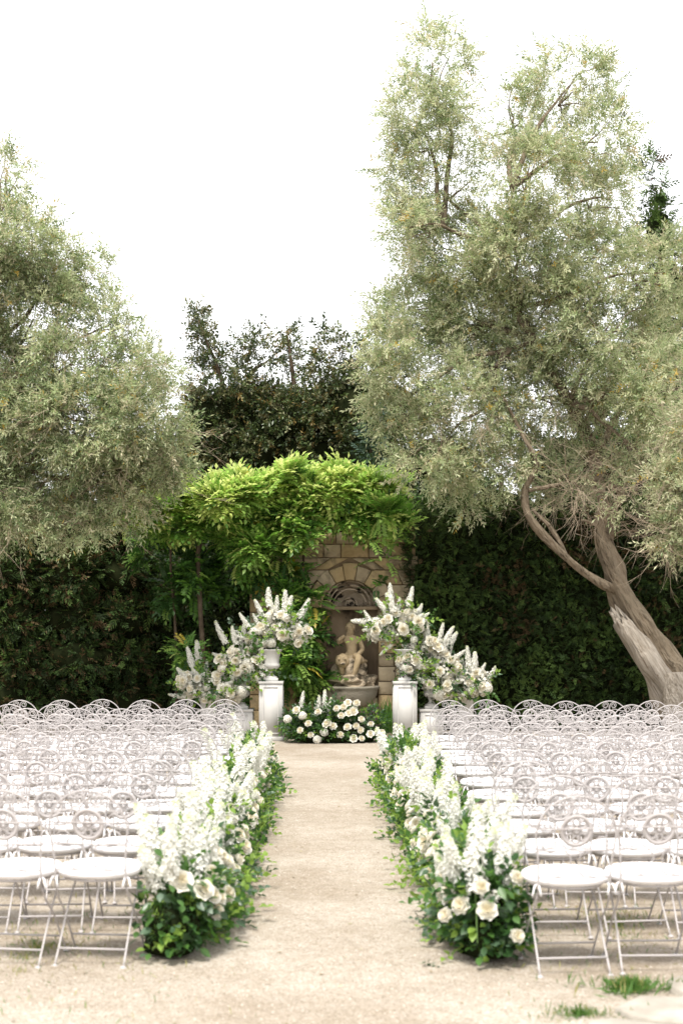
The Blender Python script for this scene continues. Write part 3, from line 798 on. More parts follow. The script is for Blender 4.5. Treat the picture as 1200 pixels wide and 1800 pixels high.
def urn_flowers(name_label, base, d, cl, spikes, seed, nbloom, burg=0, nleaf=260):
    """base: world point at the rim; cl: clumps in photo pixels about (px,py,rx,ry); spikes: (px,py,dx,dz,scale)"""
    r = random.Random(seed); rs = np.random.default_rng(seed)
    root = empty('urn_flowers', base); b = np.array(base); k = d / FPX
    C = []
    for (px, py, rx, ry, wt) in cl:
        p = np.array(at(px, py, d)) - b; C.append((p, (rx * k, .20, ry * k), wt))
    C.append((np.array([0, 0, .02]), (.13, .13, .10), .6))
    foliage(root, C, int(nleaf * .28), seed, (('far', .6), ('round', .4)), (.22, .36, .34, .08), up=.2, scale=(.8, 1.25))
    foliage(root, C, 26, seed + 3, (('round', 1.0),), (.05, .25, .6, .1), up=.5, scale=(1.2, 1.8), name='loose_sprigs', shell=.95)
    filler(root, C, 620, seed + 4, .030)
    P, O = clump_points(C[:-1], nbloom, rs, 30, .15, .72)
    for p, o in zip(P, O):
        o = o * np.array([1, 1, .8]) + np.array([0, -.55, .15]); p = p.copy(); p[1] = min(p[1], -.02) - .07 * r.random()
        if r.random() < .70: put(r.choice(ROSES), 'rose', root, p, o, r.uniform(1.1, 1.7), r.uniform(0, 6))
        else: put(r.choice(POMS), 'blossom', root, p, o, r.uniform(.8, 1.25), r.uniform(0, 6))
    for _ in range(8):                                             # loose side stems arching out of the mass
        c = C[r.randrange(len(C) - 1)]; a = r.uniform(-.4, 3.5); dv = unit(np.array([math.cos(a), r.uniform(-.7, .1), .35 + math.sin(a)]))
        put(SPIKES[r.choice((3, 3, 1))], 'flower_spike', root, c[0] + dv * np.array(c[1]) * .55, dv, r.uniform(.5, .8), r.uniform(0, 6))
    for (px, py, dx, dz, sc) in spikes:                             # (px, py): the spike's tip
        L = .36 * sc; dv = np.array([dx, r.uniform(-.3, .1), dz]); dv /= np.linalg.norm(dv)
        tip = np.array(at(px, py, d)) - b + np.array([0, r.uniform(-.15, .05), 0])
        put(SPIKES[r.choice((0, 1, 2, 4))], 'flower_spike', root, tip - dv * L, dv, sc, r.uniform(0, 6))
    for _ in range(burg):
        c = C[r.randrange(len(C) - 1)]; q = unit(rs.normal(size=3)); q[1] = -abs(q[1])
        put(BURG, 'dark_blossom', root, c[0] + q * np.array(c[1]) * .95, q + np.array([0, -.6, .2]), r.uniform(.9, 1.4), r.uniform(0, 6), 'tiny near-black burgundy flower')
    tag(root, name_label, 'flower arrangement', 'flower arrangements in the urns')

DP = 20.9
for side, s in (('left', -1), ('right', 1)):
    xs = {'left': (-.995, -1.44, -1.93), 'right': (.962, 1.36, 1.88)}[side]
    pedestal(xs[0], DP, .865, .335, f'tall white panelled pedestal {side} of the aisle beside the fountain')
    pedestal(xs[1], DP + .15, .45, .335, f'medium white pedestal behind the chairs {side} of the aisle')
    pedestal(xs[2], DP + .25, .12, .34, f'lowest white plinth behind the chair rows {side} of the aisle')
    for q, (zz, yo, nm) in enumerate(((.865, 0, 'tall inner'), (.45, .15, 'medium middle'), (.12, .25, 'lowest outer'))):
        urn(xs[q], DP + yo, zz, 1.0, f'white fluted urn on the {nm} pedestal {side} of the aisle')

urn_flowers('highest white flower spray in the urn left of the fountain', (-.995, DP, 1.31), DP,
            [(490, 1098, 48, 30, 1.2), (520, 1112, 32, 26, 1.0), (462, 1118, 34, 26, .9)],
            [(468, 1026, -.15, 1, .95), (504, 1036, .1, 1, 1.0), (512, 1040, .2, 1, .9), (546, 1052, .55, 1, .95), (450, 1052, -.35, 1, .8), (536, 1068, .7, .8, .7), (485, 1050, 0, 1, .9)], 301, 57, 7)
urn_flowers('middle white flower spray in the urn left of the fountain', (-1.44, DP + .15, .90), DP,
            [(432, 1158, 42, 30, 1.2), (412, 1172, 40, 28, 1.0), (452, 1176, 34, 26, .9), (445, 1128, 26, 22, .6)],
            [(378, 1096, -.55, 1, .95), (406, 1100, -.3, 1, .8), (430, 1098, .05, 1, 1.0), (422, 1112, -.1, 1, .9), (372, 1150, -1, .35, .8), (420, 1078, -.7, .9, .7)], 302, 66, 6, 300)
urn_flowers('lowest white flower spray in the urn left of the fountain', (-1.93, DP + .25, .57), DP,
            [(372, 1208, 46, 28, 1.2), (340, 1205, 32, 26, 1.0), (405, 1214, 32, 24, .9)],
            [(329, 1136, -.25, 1, .9), (348, 1124, 0, 1, 1.0), (322, 1182, -.6, 1, .7), (296, 1222, -1, .12, .7), (364, 1160, .1, 1, .7)], 303, 62, 3)
urn_flowers('highest white flower spray in the urn right of the fountain', (.962, DP, 1.31), DP,
            [(700, 1098, 50, 30, 1.2), (668, 1108, 34, 28, 1.0), (728, 1096, 30, 26, .9)],
            [(616, 1090, -1, .12, .95), (664, 1052, -.6, 1, 1.0), (676, 1036, -.4, 1, 1.0), (684, 1024, -.1, 1, .9), (700, 1050, 0, 1, .8), (726, 1030, .25, 1, .85), (648, 1100, -1, .3, .8), (668, 1150, -.9, -.8, .6), (740, 1064, .6, .9, .6)], 304, 57, 6)
urn_flowers('middle white flower spray in the urn right of the fountain', (1.36, DP + .15, .90), DP,
            [(752, 1152, 44, 32, 1.2), (724, 1170, 36, 28, 1.0), (782, 1170, 36, 30, 1.0), (740, 1132, 34, 20, .6)],
            [(752, 1088, .05, 1, .9), (776, 1094, .15, 1, .75), (794, 1100, .5, 1, .95), (806, 1106, .6, 1, .9), (765, 1120, .1, 1, .8), (700, 1180, -.9, .1, .6)], 305, 66, 26, 300)
urn_flowers('lowest white flower spray in the urn right of the fountain', (1.88, DP + .25, .57), DP,
            [(808, 1204, 42, 28, 1.2), (838, 1200, 30, 28, 1.0), (772, 1208, 34, 24, .9)],
            [(822, 1138, .0, 1, .9), (834, 1138, .05, 1, 1.0), (872, 1172, .6, 1, .8), (850, 1164, .4, 1, .6), (812, 1160, -.1, 1, .7)], 306, 62, 5)

# flowers standing on the ground in front of the fountain
def ground_flowers():
    d = 20.5; b = (at(588, 1305, d).x, d, 0); r = random.Random(77); rs = np.random.default_rng(77)
    root = empty('ground_flowers', b); k = d / FPX
    C = [((-.40, 0, .22), (.34, .22, .24), 1), ((.05, 0, .20), (.36, .24, .22), 1), ((.42, 0, .22), (.30, .22, .24), 1), ((-.05, .02, .36), (.5, .2, .16), .5)]
    foliage(root, C, 700, 77, (('far', .8), ('fine', .2)), (.42, .36, .12, .10), floor=.015)
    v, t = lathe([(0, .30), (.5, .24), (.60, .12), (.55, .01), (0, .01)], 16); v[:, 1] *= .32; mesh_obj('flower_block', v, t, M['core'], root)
    spots = [(522, 1247), (533, 1256), (543, 1270), (529, 1282), (547, 1290), (558, 1298), (560, 1250), (506, 1262), (575, 1270), (611, 1234), (604, 1242), (621, 1249), (612, 1252), (600, 1256), (634, 1263), (626, 1275), (611, 1276), (634, 1282), (651, 1271), (650, 1288), (621, 1296), (635, 1296), (592, 1244), (586, 1275), (627, 1235), (598, 1290), (570, 1285), (669, 1286)]
    for n, (px, py) in enumerate(spots):
        p = np.array(at(px, py, d)) - np.array(b); p[1] = -.20 - .06 * r.random() + .15 * max(0, p[2] - .3)
        (put(r.choice(ROSES), 'rose', root, p, (r.uniform(-.4, .4), -.8, .5), r.uniform(.9, 1.2), r.uniform(0, 6)) if px > 580 or r.random() < .5 else
         put(r.choice(POMS), 'blossom', root, p, (r.uniform(-.4, .4), -.8, .5), r.uniform(.8, 1.1), r.uniform(0, 6)))
    for (px, py, sc) in ((532, 1212, .75), (562, 1222, .7), (571, 1216, .85), (580, 1226, .8), (556, 1236, .7)):
        tip = np.array(at(px, py, d)) - np.array(b); dv = unit(np.array([r.uniform(-.15, .15), -.1, 1.0])); put(r.choice(SPIKES), 'flower_spike', root, tip - dv * .36 * sc, dv, sc, r.uniform(0, 6))
    for _ in range(26):
        p = np.array(at(r.uniform(625, 668), r.uniform(1240, 1275), d)) - np.array(b); p[1] = -.2
        put(BURG, 'dark_blossom', root, p, (r.uniform(-.5, .5), -1, .3), r.uniform(.9, 1.4), r.uniform(0, 6), 'tiny near-black burgundy flower')
    filler(root, [((-.42, -.05, .25), (.3, .2, .24), 1)], 120, 78, .018)
    tag(root, 'low mound of white roses and green leaves on the ground before the fountain', 'flower arrangement')
ground_flowers()

# ------------------------------------------------------------------ fountain wall with arched niche
DW = 23.0
def fountain_wall():
    W = DW; k = W / FPX
    cx = at(615, 0, W).x; SZ = 1.955; RI, RO = .455, .70            # niche centre, springing height, inner and outer arch radius
    x0, x1, top = -1.45, 1.235, 3.42
    root = empty('fountain_wall', (0, W, 0))
    rs = random.Random(4)
    # solid core behind the face stones
    parts = []
    yc0, yc1 = .035, .75
    parts.append(box(x0 + .02, cx - RI, yc0, yc1, 0, SZ)); parts.append(box(cx + RI, x1 - .02, yc0, yc1, 0, SZ))
    parts.append(box(x0 + .02, cx - RI, yc0, yc1, SZ, top - .02)); parts.append(box(cx + RI, x1 - .02, yc0, yc1, SZ, top - .02))
    n = 16
    for i in range(n):
        a, b = math.pi - math.pi * i / n, math.pi - math.pi * (i + 1) / n
        q = [(cx + RI * math.cos(a), SZ + RI * math.sin(a)), (cx + RI * math.cos(b), SZ + RI * math.sin(b)), (cx + RI * math.cos(b), top - .02), (cx + RI * math.cos(a), top - .02)]
        V = [(x, yc0, z) for x, z in q] + [(x, yc1, z) for x, z in q]
        T = [(0, 1, 2), (0, 2, 3)] + [(0, 4, 5), (0, 5, 1), (2, 6, 7), (2, 7, 3)]
        parts.append((np.array(V), np.array(T)))
    V, T, _ = merge(*parts); mesh_obj('wall_core', V, T, M['mortar'], root)
    # voussoirs
    nv = 9
    for i in range(nv):
        g = .008; a, b = math.pi - math.pi * i / nv - g, math.pi - math.pi * (i + 1) / nv + g
        ro = RO * (1.04 if i == nv // 2 else rs.uniform(.97, 1.02))
        poly = [(cx + RI * math.cos(t), SZ + RI * math.sin(t)) for t in np.linspace(a, b, 4)] + [(cx + ro * math.cos(t), SZ + ro * math.sin(t)) for t in np.linspace(b, a, 3)]
        V, T = prism(poly[::-1], -.03 - rs.uniform(0, .012), .16); mesh_obj('voussoir', V, T[:, ::-1], M['stone'] if rs.random() < .7 else M['stone2'], root)
    # coursed face stones
    z = 0.0; hs = [.30, .25, .22, .24, .21, .25, .22, .20, .23, .21, .24, .20, .22, .20, .23]
    gap = .007
    for ci, h in enumerate(hs):
        z1 = min(z + h, top)
        if z1 - z < .05: break
        def edge(zz, sgn):
            if zz < SZ: return cx + sgn * RI
            dz = zz - SZ
            return cx + sgn * math.sqrt(max(0, (RO * 1.02) ** 2 - dz * dz)) if dz < RO * 1.02 else None
        spans = []
        e0, e1 = edge(z, -1), edge(z1, -1)
        if e0 is None: spans.append(((x0, x0), (x1, x1)))
        else:
            f0, f1 = edge(z, 1), edge(z1, 1)
            if e1 is None: e1, f1 = cx - .02, cx + .02
            if z < SZ < z1: e1, f1, e0, f0 = min(e0, e1), max(f0, f1), min(e0, e1), max(f0, f1)
            spans += [((x0, x0), (e0, e1)), ((f0, f1), (x1, x1))]
        for (a0, a1), (b0, b1) in spans:
            L = max(b0, b1) - min(a0, a1); m = max(1, round(L / rs.uniform(.30, .46)))
            cuts = [0] + sorted((j + rs.uniform(-.18, .18)) / m for j in range(1, m)) + [1]
            for j in range(m):
                q = lambda f, lo, hi: lo + (hi - lo) * f
                fa, fb = cuts[j], cuts[j + 1]
                poly = [(q(fa, a0, b0) + gap, z + gap), (q(fb, a0, b0) - gap, z + gap), (q(fb, a1, b1) - gap, z1 - gap), (q(fa, a1, b1) + gap, z1 - gap)]
                V, T = prism(poly, -rs.uniform(.0, .022), .10)
                mesh_obj('stone', V, T, M['stone'] if rs.random() < .55 else M['stone2'], root)
        z = z1
    # moulded cornice band and impost on the right pier
    pr = [(-.02, 0), (-.055, .02), (-.055, .05), (-.085, .075), (-.105, .09), (-.105, .125), (-.03, .135)]
    def band(xa, xb, zb, nm):
        V = [(x, y, zb + zz) for x in (xa, xb) for (y, zz) in pr]; m = len(pr); T = []
        for i in range(m - 1): T += [(i, m + i, m + i + 1), (i, m + i + 1, i + 1)]
        for s in (0, m): T += [(s, s + i, s + i + 1) for i in range(1, m - 1)]
        mesh_obj(nm, V, T, M['stone2'], root)
    band(.80, 1.262, 2.66, 'cornice'); band(x0, -.35, 2.66, 'cornice')
    # niche: curved back, ledge, carved half dome
    nn = 18; V, T = [], []
    for i in range(nn + 1):
        a = math.pi * i / nn
        for zz in np.linspace(.42, SZ, 6): V.append((cx + RI * math.cos(a), .10 + RI * .95 * math.sin(a), zz))
    for i in range(nn):
        for j in range(5):
            a = i * 6 + j; T += [(a, a + 1, a + 7), (a, a + 7, a + 6)]
    mesh_obj('niche_back', V, T, M['niche'], root, smooth=True)
    V, T = [], []; na, nb = 40, 22
    for i in range(na + 1):
        a = math.pi * i / na
        for j in range(nb + 1):
            b = (math.pi / 2) * j / nb                                # 0 at the rim, 90 deg at the innermost point
            rr = RI * math.cos(b); dep = .10 + RI * .95 * math.sin(b)
            rib = .020 * math.cos(b * 16) * (1 if b < 1.1 else .3) + .010 * math.cos(a * 11) * math.cos(b)
            nz_ = .012 * noise.noise(Vector((a * 4, b * 5, 0)))
            s = 1 - (rib + nz_) / RI
            V.append((cx + rr * s * math.cos(a), dep - abs(rib) * .6, SZ + .03 + rr * s * math.sin(a)))
    for i in range(na):
        for j in range(nb):
            a = i * (nb + 1) + j; T += [(a, a + 1, a + nb + 2), (a, a + nb + 2, a + nb + 1)]
    mesh_obj('niche_dome', V, T, M['shell'], root)
    # scallop ribs standing proud in the dome
    for q, rad in enumerate((.40, .335, .27)):
        p = [(cx + rad * math.cos(t), .17 + .55 * (RI - rad), SZ + .04 + rad * math.sin(t)) for t in np.linspace(.05, math.pi - .05, 22)]
        v, t = tube(p, [.016 + .006 * math.sin(5 * j + q) for j in range(22)], 6, rough=.5, seed=q); mesh_obj('shell_rib', v, t, M['shell'], root, smooth=True)
    p = [(cx + .115 * math.cos(t), .36, SZ + .05 + .115 * math.sin(t)) for t in np.linspace(0, math.pi, 14)]
    v, t = tube(p, .018, 6, rough=.4); mesh_obj('shell_rib', v, t, M['shell'], root, smooth=True)
    bm = bmesh.new(); bmesh.ops.create_icosphere(bm, subdivisions=3, radius=.085)
    for v in bm.verts: v.co *= 1 + .45 * noise.noise(v.co * 22); v.co.y *= .6
    me = bpy.data.meshes.new('carved_mask'); bm.to_mesh(me); bm.free(); me.materials.append(M['shell'])
    o = mesh_obj('carved_mask', None, None, None, root, me=me); o.location = (cx, .40, SZ + .07)
    v, t = box(cx - RI + .004, cx + RI - .004, .09, .30, SZ - .03, SZ + .028, .012); mesh_obj('ledge', v, t, M['niche'], root)
    # plinth the statue stands on, low base and square dark block
    v, t = box(cx - RI + .004, cx + RI - .004, .02, .5, 0, .50, .02); mesh_obj('niche_base', v, t, M['stone2'], root)
    hx = at(716, 0, W).x; v, t = box(hx - .055, hx + .055, -.030, .05, 2.44, 2.55, .004); mesh_obj('hole_shade_block', v, t, M['mortar'], root)  # solid block standing proud; its dark colour paints a hole's shade
    tag(root, 'weathered yellow stone fountain wall with arched shell niche under the wisteria', 'fountain wall')
    # basin, a thing of its own
    ro = empty('fountain_basin', (cx, W - .06, 0))
    v, t = lathe([(0, .60), (.36, .60), (.40, .64), (.425, .70), (.47, .70), (.478, .685), (.472, .66), (.45, .645), (.44, .60), (.42, .53), (.35, .44), (.24, .38), (.15, .355), (0, .355)], 36)
    v[:, 1] *= .72; mesh_obj('bowl', v, t, M['basin'], ro, smooth=True)
    v, t = lathe([(.15, .36), (.12, .30), (.115, .14), (.16, .08), (.21, .06), (.21, 0), (0, 0)], 24); v[:, 1] *= .8; mesh_obj('foot', v, t, M['basin'], ro, smooth=True)
    tag(ro, 'grey stone fountain bowl with moulded rim below the statue', 'basin')
    return cx
CX = fountain_wall()

def statue(cx):
    root = empty('statue', (cx, DW - .02, .66)); root.scale = (1.12, 1.12, 1.12)
    J = {}; E = []
    def j(name, p, r, par=None):
        J[name] = (len(J), p, r); 
        if par: E.append((J[par][0], J[name][0]))
    # seated youth, right arm raised to the mouth, left arm across the lap; x right, y away, z up; origin at the rock's foot
    j('pelvis', (.02, .02, .43), .088); j('belly', (.02, .015, .52), .080, 'pelvis'); j('chest', (.015, .02, .635), .098, 'belly'); j('upper', (.015, .03, .70), .085, 'chest')
    j('neck', (.01, .015, .765), .038, 'upper'); j('jaw', (.0, -.012, .815), .050, 'neck'); j('skull', (.0, .0, .868), .060, 'jaw'); j('crown', (0, .012, .905), .042, 'skull')
    j('shR', (-.105, .02, .70), .046, 'upper'); j('elR', (-.235, -.05, .625), .037, 'shR'); j('foR', (-.15, -.105, .705), .030, 'elR'); j('haR', (-.075, -.10, .765), .028, 'foR')
    j('shL', (.135, .03, .695), .047, 'upper'); j('elL', (.185, -.01, .555), .037, 'shL'); j('foL', (.11, -.10, .485), .031, 'elL'); j('haL', (.035, -.14, .47), .028, 'foL')
    j('hipL', (.085, -.02, .42), .080, 'pelvis'); j('knL', (.125, -.215, .46), .055, 'hipL'); j('caL', (.085, -.215, .30), .046, 'knL'); j('anL', (.03, -.205, .135), .030, 'caL'); j('toL', (.015, -.285, .10), .026, 'anL')
    j('hipR', (-.055, -.02, .42), .080, 'pelvis'); j('knR', (-.13, -.20, .40), .056, 'hipR'); j('caR', (-.125, -.175, .27), .046, 'knR'); j('anR', (-.09, -.12, .15), .032, 'caR')
    me = bpy.data.meshes.new('body'); me.from_pydata([q[1] for q in J.values()], E, [])
    o = bpy.data.objects.new('body', me); COL.objects.link(o)
    sk = o.modifiers.new('skin', 'SKIN'); sd = o.modifiers.new('sub', 'SUBSURF'); sd.levels = 2; sd.render_levels = 2
    for i, q in enumerate(J.values()):
        me.skin_vertices[0].data[i].radius = (q[2], q[2]); me.skin_vertices[0].data[i].use_root = (i == 0)
    dg = bpy.context.evaluated_depsgraph_get(); m2 = bpy.data.meshes.new_from_object(o.evaluated_get(dg)); bpy.data.objects.remove(o)
    m2.name = 'body'; m2.materials.clear(); m2.materials.append(M['statue'])
    for p in m2.polygons: p.use_smooth = True
    mesh_obj('body', None, None, None, root, me=m2)
    # face and hair
    def blob(name, loc, rad, sc, rough, freq, mat, seed=0, sub=3):
        bm = bmesh.new(); bmesh.ops.create_icosphere(bm, subdivisions=sub, radius=rad)
        for v in bm.verts:
            k = 1 + rough * noise.noise(v.co * freq + Vector((seed, 0, 0))); v.co = Vector((v.co.x * sc[0], v.co.y * sc[1], v.co.z * sc[2])) * k
        me = bpy.data.meshes.new(name); bm.to_mesh(me); bm.free(); me.materials.append(mat)
        for p in me.polygons: p.use_smooth = True
        q = mesh_obj(name, None, None, None, root, me=me); q.location = loc; return q
    blob('hair', (0, .022, .885), .070, (1, 1, .85), .35, 38, M['statue'], 3)
    blob('nose', (0, -.062, .842), .013, (.8, 1.1, 1.4), .0, 1, M['statue'], 0, 2)
    for sx in (-1, 1): blob('brow', (sx * .022, -.050, .865), .016, (1.2, .6, .5), .0, 1, M['statue'], 0, 2)
    blob('ear', (-.062, .0, .85), .016, (.5, .9, 1.3), 0, 1, M['statue'], 0, 2); blob('ear', (.062, .0, .85), .016, (.5, .9, 1.3), 0, 1, M['statue'], 0, 2)
    # fish with a round face under the right arm, drapery and the rock
    f = blob('fish_head', (-.115, -.20, .40), .098, (1.0, .85, 1.05), .16, 16, M['statue'], 7)
    for sx in (-1, 1): blob('fish_eye', (-.115 + sx * .045, -.285, .43), .017, (1, .6, 1), 0, 1, M['statue'], 0, 2)
    blob('fish_mouth', (-.105, -.285, .365), .034, (1.2, .6, .6), .2, 30, M['rock'], 2, 2)
    blob('drapery', (.03, .0, .40), .19, (1.05, .85, .42), .35, 9, M['statue'], 5)
    blob('rock', (0, .0, .24), .24, (.98, .85, 1.05), .42, 7, M['rock'], 11, 4)
    blob('rock_foot', (0, -.02, .10), .30, (1.12, .85, .42), .55, 7, M['rock'], 17, 4)
    tag(root, 'weathered stone statue of a seated youth with raised arm in the niche', 'statue')
statue(CX)

def kerb_stones():
    rs = random.Random(9); x = -1.6
    n = 0
    while x < 1.9:
        L = rs.uniform(.45, .75); V, T = box(-L / 2 + .008, L / 2 - .008, -.11, .11, -.03, .035 + rs.uniform(0, .015), .012)
        o = mesh_obj('edging_stone', V, T, M['stone2' if rs.random() < .5 else 'flag']); o.location = (x + L / 2, 21.55 + rs.uniform(-.02, .02), 0); o.rotation_euler = (0, 0, rs.uniform(-.03, .03))
        tag(o, f'low edging stone before the fountain, {ORD[n]} from the left pedestal side', 'edging stone', 'edging stones before the fountain'); n += 1
        x += L
kerb_stones()

def blade_plant():
    rs = np.random.default_rng(12); n = 70
    t = np.array([(0, .03, 0), (0, -.03, 0), (.5, .035, .02), (.5, -.035, .02), (1, 0, -.12)]); tt = np.array([(0, 1, 3), (0, 3, 2), (2, 3, 4)])
    P = np.stack([rs.uniform(-.14, .14, n), rs.uniform(-.1, .1, n), np.zeros(n)], 1); D = unit(rs.normal(size=(n, 3)) * .22 + np.array([0, 0, 1]))
    V, T, I = scatter([(t, tt, np.zeros(3, int))], P, frames(D, unit(rs.normal(size=(n, 3)))), rs.uniform(.3, .6, n), rs.integers(0, 2, n))
    o = mesh_obj('blade_plant', V, T, [FG[1], WI[2]], mi=I); o.location = (at(680, 0, 22.3).x, 22.3, 0)
    tag(o, 'clump of upright green blade leaves beside the right tall pedestal', 'plant')
blade_plant()

# ------------------------------------------------------------------ trees and hedges
ro_ = random.Random(6)
OLIVE_T = [sprig_template(.28, 15, .065, .0195, ro_, 52, .0020, .25, True, 1, -.08, thin=True) for _ in range(8)]
BARE_T = []
for k in range(4):
    ps = []
    main = [(0, 0, 0), (.2, .03, -.02), (.4, -.02, -.08), (.6, .03, -.2)]; ps.append((*tube(main, [.0036, .003, .0022, .001], 3, cap=False), 1))
    for q in range(7):
        f = ro_.uniform(.1, .9); b = np.array([.6 * f, 0, -.2 * f * f]); e = b + np.array([ro_.uniform(.05, .25), ro_.uniform(-.2, .2), ro_.uniform(-.2, .12)])
        ps.append((*tube([b, (b + e) / 2 + np.array([0, 0, .02]), e], [.002, .0015, .0008], 3, cap=False), 1))
    BARE_T.append(merge(*ps))
OAK_T = [sprig_template(.26, 11, .070, .034, ro_, 60, .003, .1, False, 1, -.05, thin=True) for _ in range(5)]
LAUREL_T = [sprig_template(.30, 11, .095, .036, ro_, 55, .003, .15, False, 1, -.1, thin=True) for _ in range(4)]
CYP_T = []
for k in range(5):
    ps = [(np.array([(0, -.003, 0), (0, .003, 0), (.14, 0, -.01)]), np.array([(0, 2, 1)]), 0)]
    for q in range(9):
        f = (q + .6) / 9; s = 1 if q % 2 else -1
        ps.append(place(leaf_vt(.064 * (1.2 - .75 * f), .017, .15, -.1), (.14 * f, 0, -.01 * f), (1, s * ro_.uniform(.6, 1.0), ro_.uniform(-.35, .25)), (0, 0, 1), ro_.uniform(-.5, .5), 0))
    CYP_T.append(merge(*ps))
WIST_T = []
for k in range(5):
    ps = []; L = .26
    path = [(L * f, 0, .03 * math.sin(3 * f) - .14 * L * f * f) for f in (0, .5, 1)]; ps.append((*tube(path, [.0025, .002, .001], 3, cap=False), 1))
    for q in range(12):
        f = .18 + .80 * (q // 2) / 6; s = 1 if q % 2 else -1
        ps.append(place(leaf_vt(.080 * ro_.uniform(.85, 1.1), .040, .10, -.10), (L * f, 0, .03 * math.sin(3 * f) - .14 * L * f * f), (.62, s, -.12 + ro_.uniform(-.2, .2)), (0, 0, 1), ro_.uniform(-.3, .3), 0))
    ps.append(place(leaf_vt(.085, .042, .10, -.1), path[-1], (1, 0, -.3), (0, 0, 1), 0, 0))
    WIST_T.append(merge(*ps))

def px_clumps(lst, d, rs, dj=1.2, rzf=1.0):
    out = []
    for c in lst:
        px, py, rx, ry = c[:4]; wt = c[4] if len(c) > 4 else 1.0
        dd = (c[5] if len(c) > 5 else d) + rs.uniform(-dj, dj); k = dd / FPX
        out.append((np.array(at(px, py, dd)), (rx * k, rzf * (rx + ry) / 2 * k, ry * k), wt))
    return out

def limb(p0, p1, r0, r1, rs, sag=.0, n=5, wob=.12):
    p0, p1 = np.array(p0, float), np.array(p1, float); L = np.linalg.norm(p1 - p0)
    pts = [p0 + (p1 - p0) * f + (rs.normal(size=3) * wob * L * .35 * math.sin(math.pi * f)) + np.array([0, 0, sag * L * math.sin(math.pi * f)]) for f in np.linspace(0, 1, n)]
    pts = smooth_path(pts, 3); m = len(pts)
    return tube(pts, np.linspace(r0, r1, m), 7, rough=.25, seed=rs.uniform(0, 9))

def olive(name_label, base, trunk_path, trunk_r, clumps, n, nbare, seed, fork, extra=(), slotp=(.40, .32, .15, .115, .015), bare_clumps=None):
    rs = np.random.default_rng(seed); root = empty('olive_tree', base); b = np.array(base)
    p = np.array(smooth_path([np.array(q) - b for q in trunk_path], 6)); m = len(p)
    rad = np.interp(np.linspace(0, 1, m), np.linspace(0, 1, len(trunk_r)), trunk_r)
    v, t = tube(p, rad, 18, rough=.48, seed=seed, lobes=.13); mesh_obj('trunk', v, t, M['bark'], root, smooth=True)
    parts = [limb(np.array(q0) - b, np.array(q1) - b, r0, r1, rs, sg, 5, wb) for (q0, q1, r0, r1, sg, wb) in extra]
    for f0, cidx in fork:
        for ci in cidx:
            c = clumps[ci][0] - b; parts.append(limb(np.array(f0) - b, c, .045, .010, rs, .06))
            for q in range(4):
                e = c + unit(rs.normal(size=3)) * np.array(clumps[ci][1]) * .75
                parts.append(limb(c * .8 + (np.array(f0) - b) * .2, e, .014, .004, rs, .05))
    if parts:
        for k, pt in enumerate(parts): mesh_obj('limb', pt[0], pt[1], M['bark'], root, smooth=True)
    P, O = clump_points(clumps, n, rs, 20, .30, .4); P = P - b
    D = unit(O * .75 + rs.normal(size=O.shape) * .5 + np.array([0, 0, .05])); U = unit(rs.normal(size=P.shape) * .7 + np.array([0, 0, 1.0]))
    V1 = scatter(OLIVE_T, P, frames(D, U), rs.uniform(.75, 1.25, len(P)), rs.choice(len(OL), len(P), p=slotp))
    # leaves in one twig differ in tone
    I1 = V1[2].copy(); lf = I1 < 100; chg = lf & (rs.uniform(size=len(I1)) < .30); I1[chg] = rs.choice(len(OL), chg.sum(), p=slotp)
    P, O = clump_points(bare_clumps or clumps, nbare, rs, 30, .4, .2); P = P - b
    D = unit(O * .5 + rs.normal(size=O.shape) * .6 + np.array([0, 0, -.25])); U = unit(rs.normal(size=P.shape))
    V2 = scatter(BARE_T, P, frames(D, U), rs.uniform(.7, 1.3, len(P)), None)
    V, T, I = merge((V1[0], V1[1], fix_slots(I1, len(OL))), (V2[0], V2[1], len(OL)))
    mesh_obj('crown', V, T, OL + [M['twig']], root, mi=I)
    tag(root, name_label, 'tree', 'olive trees')
    return root

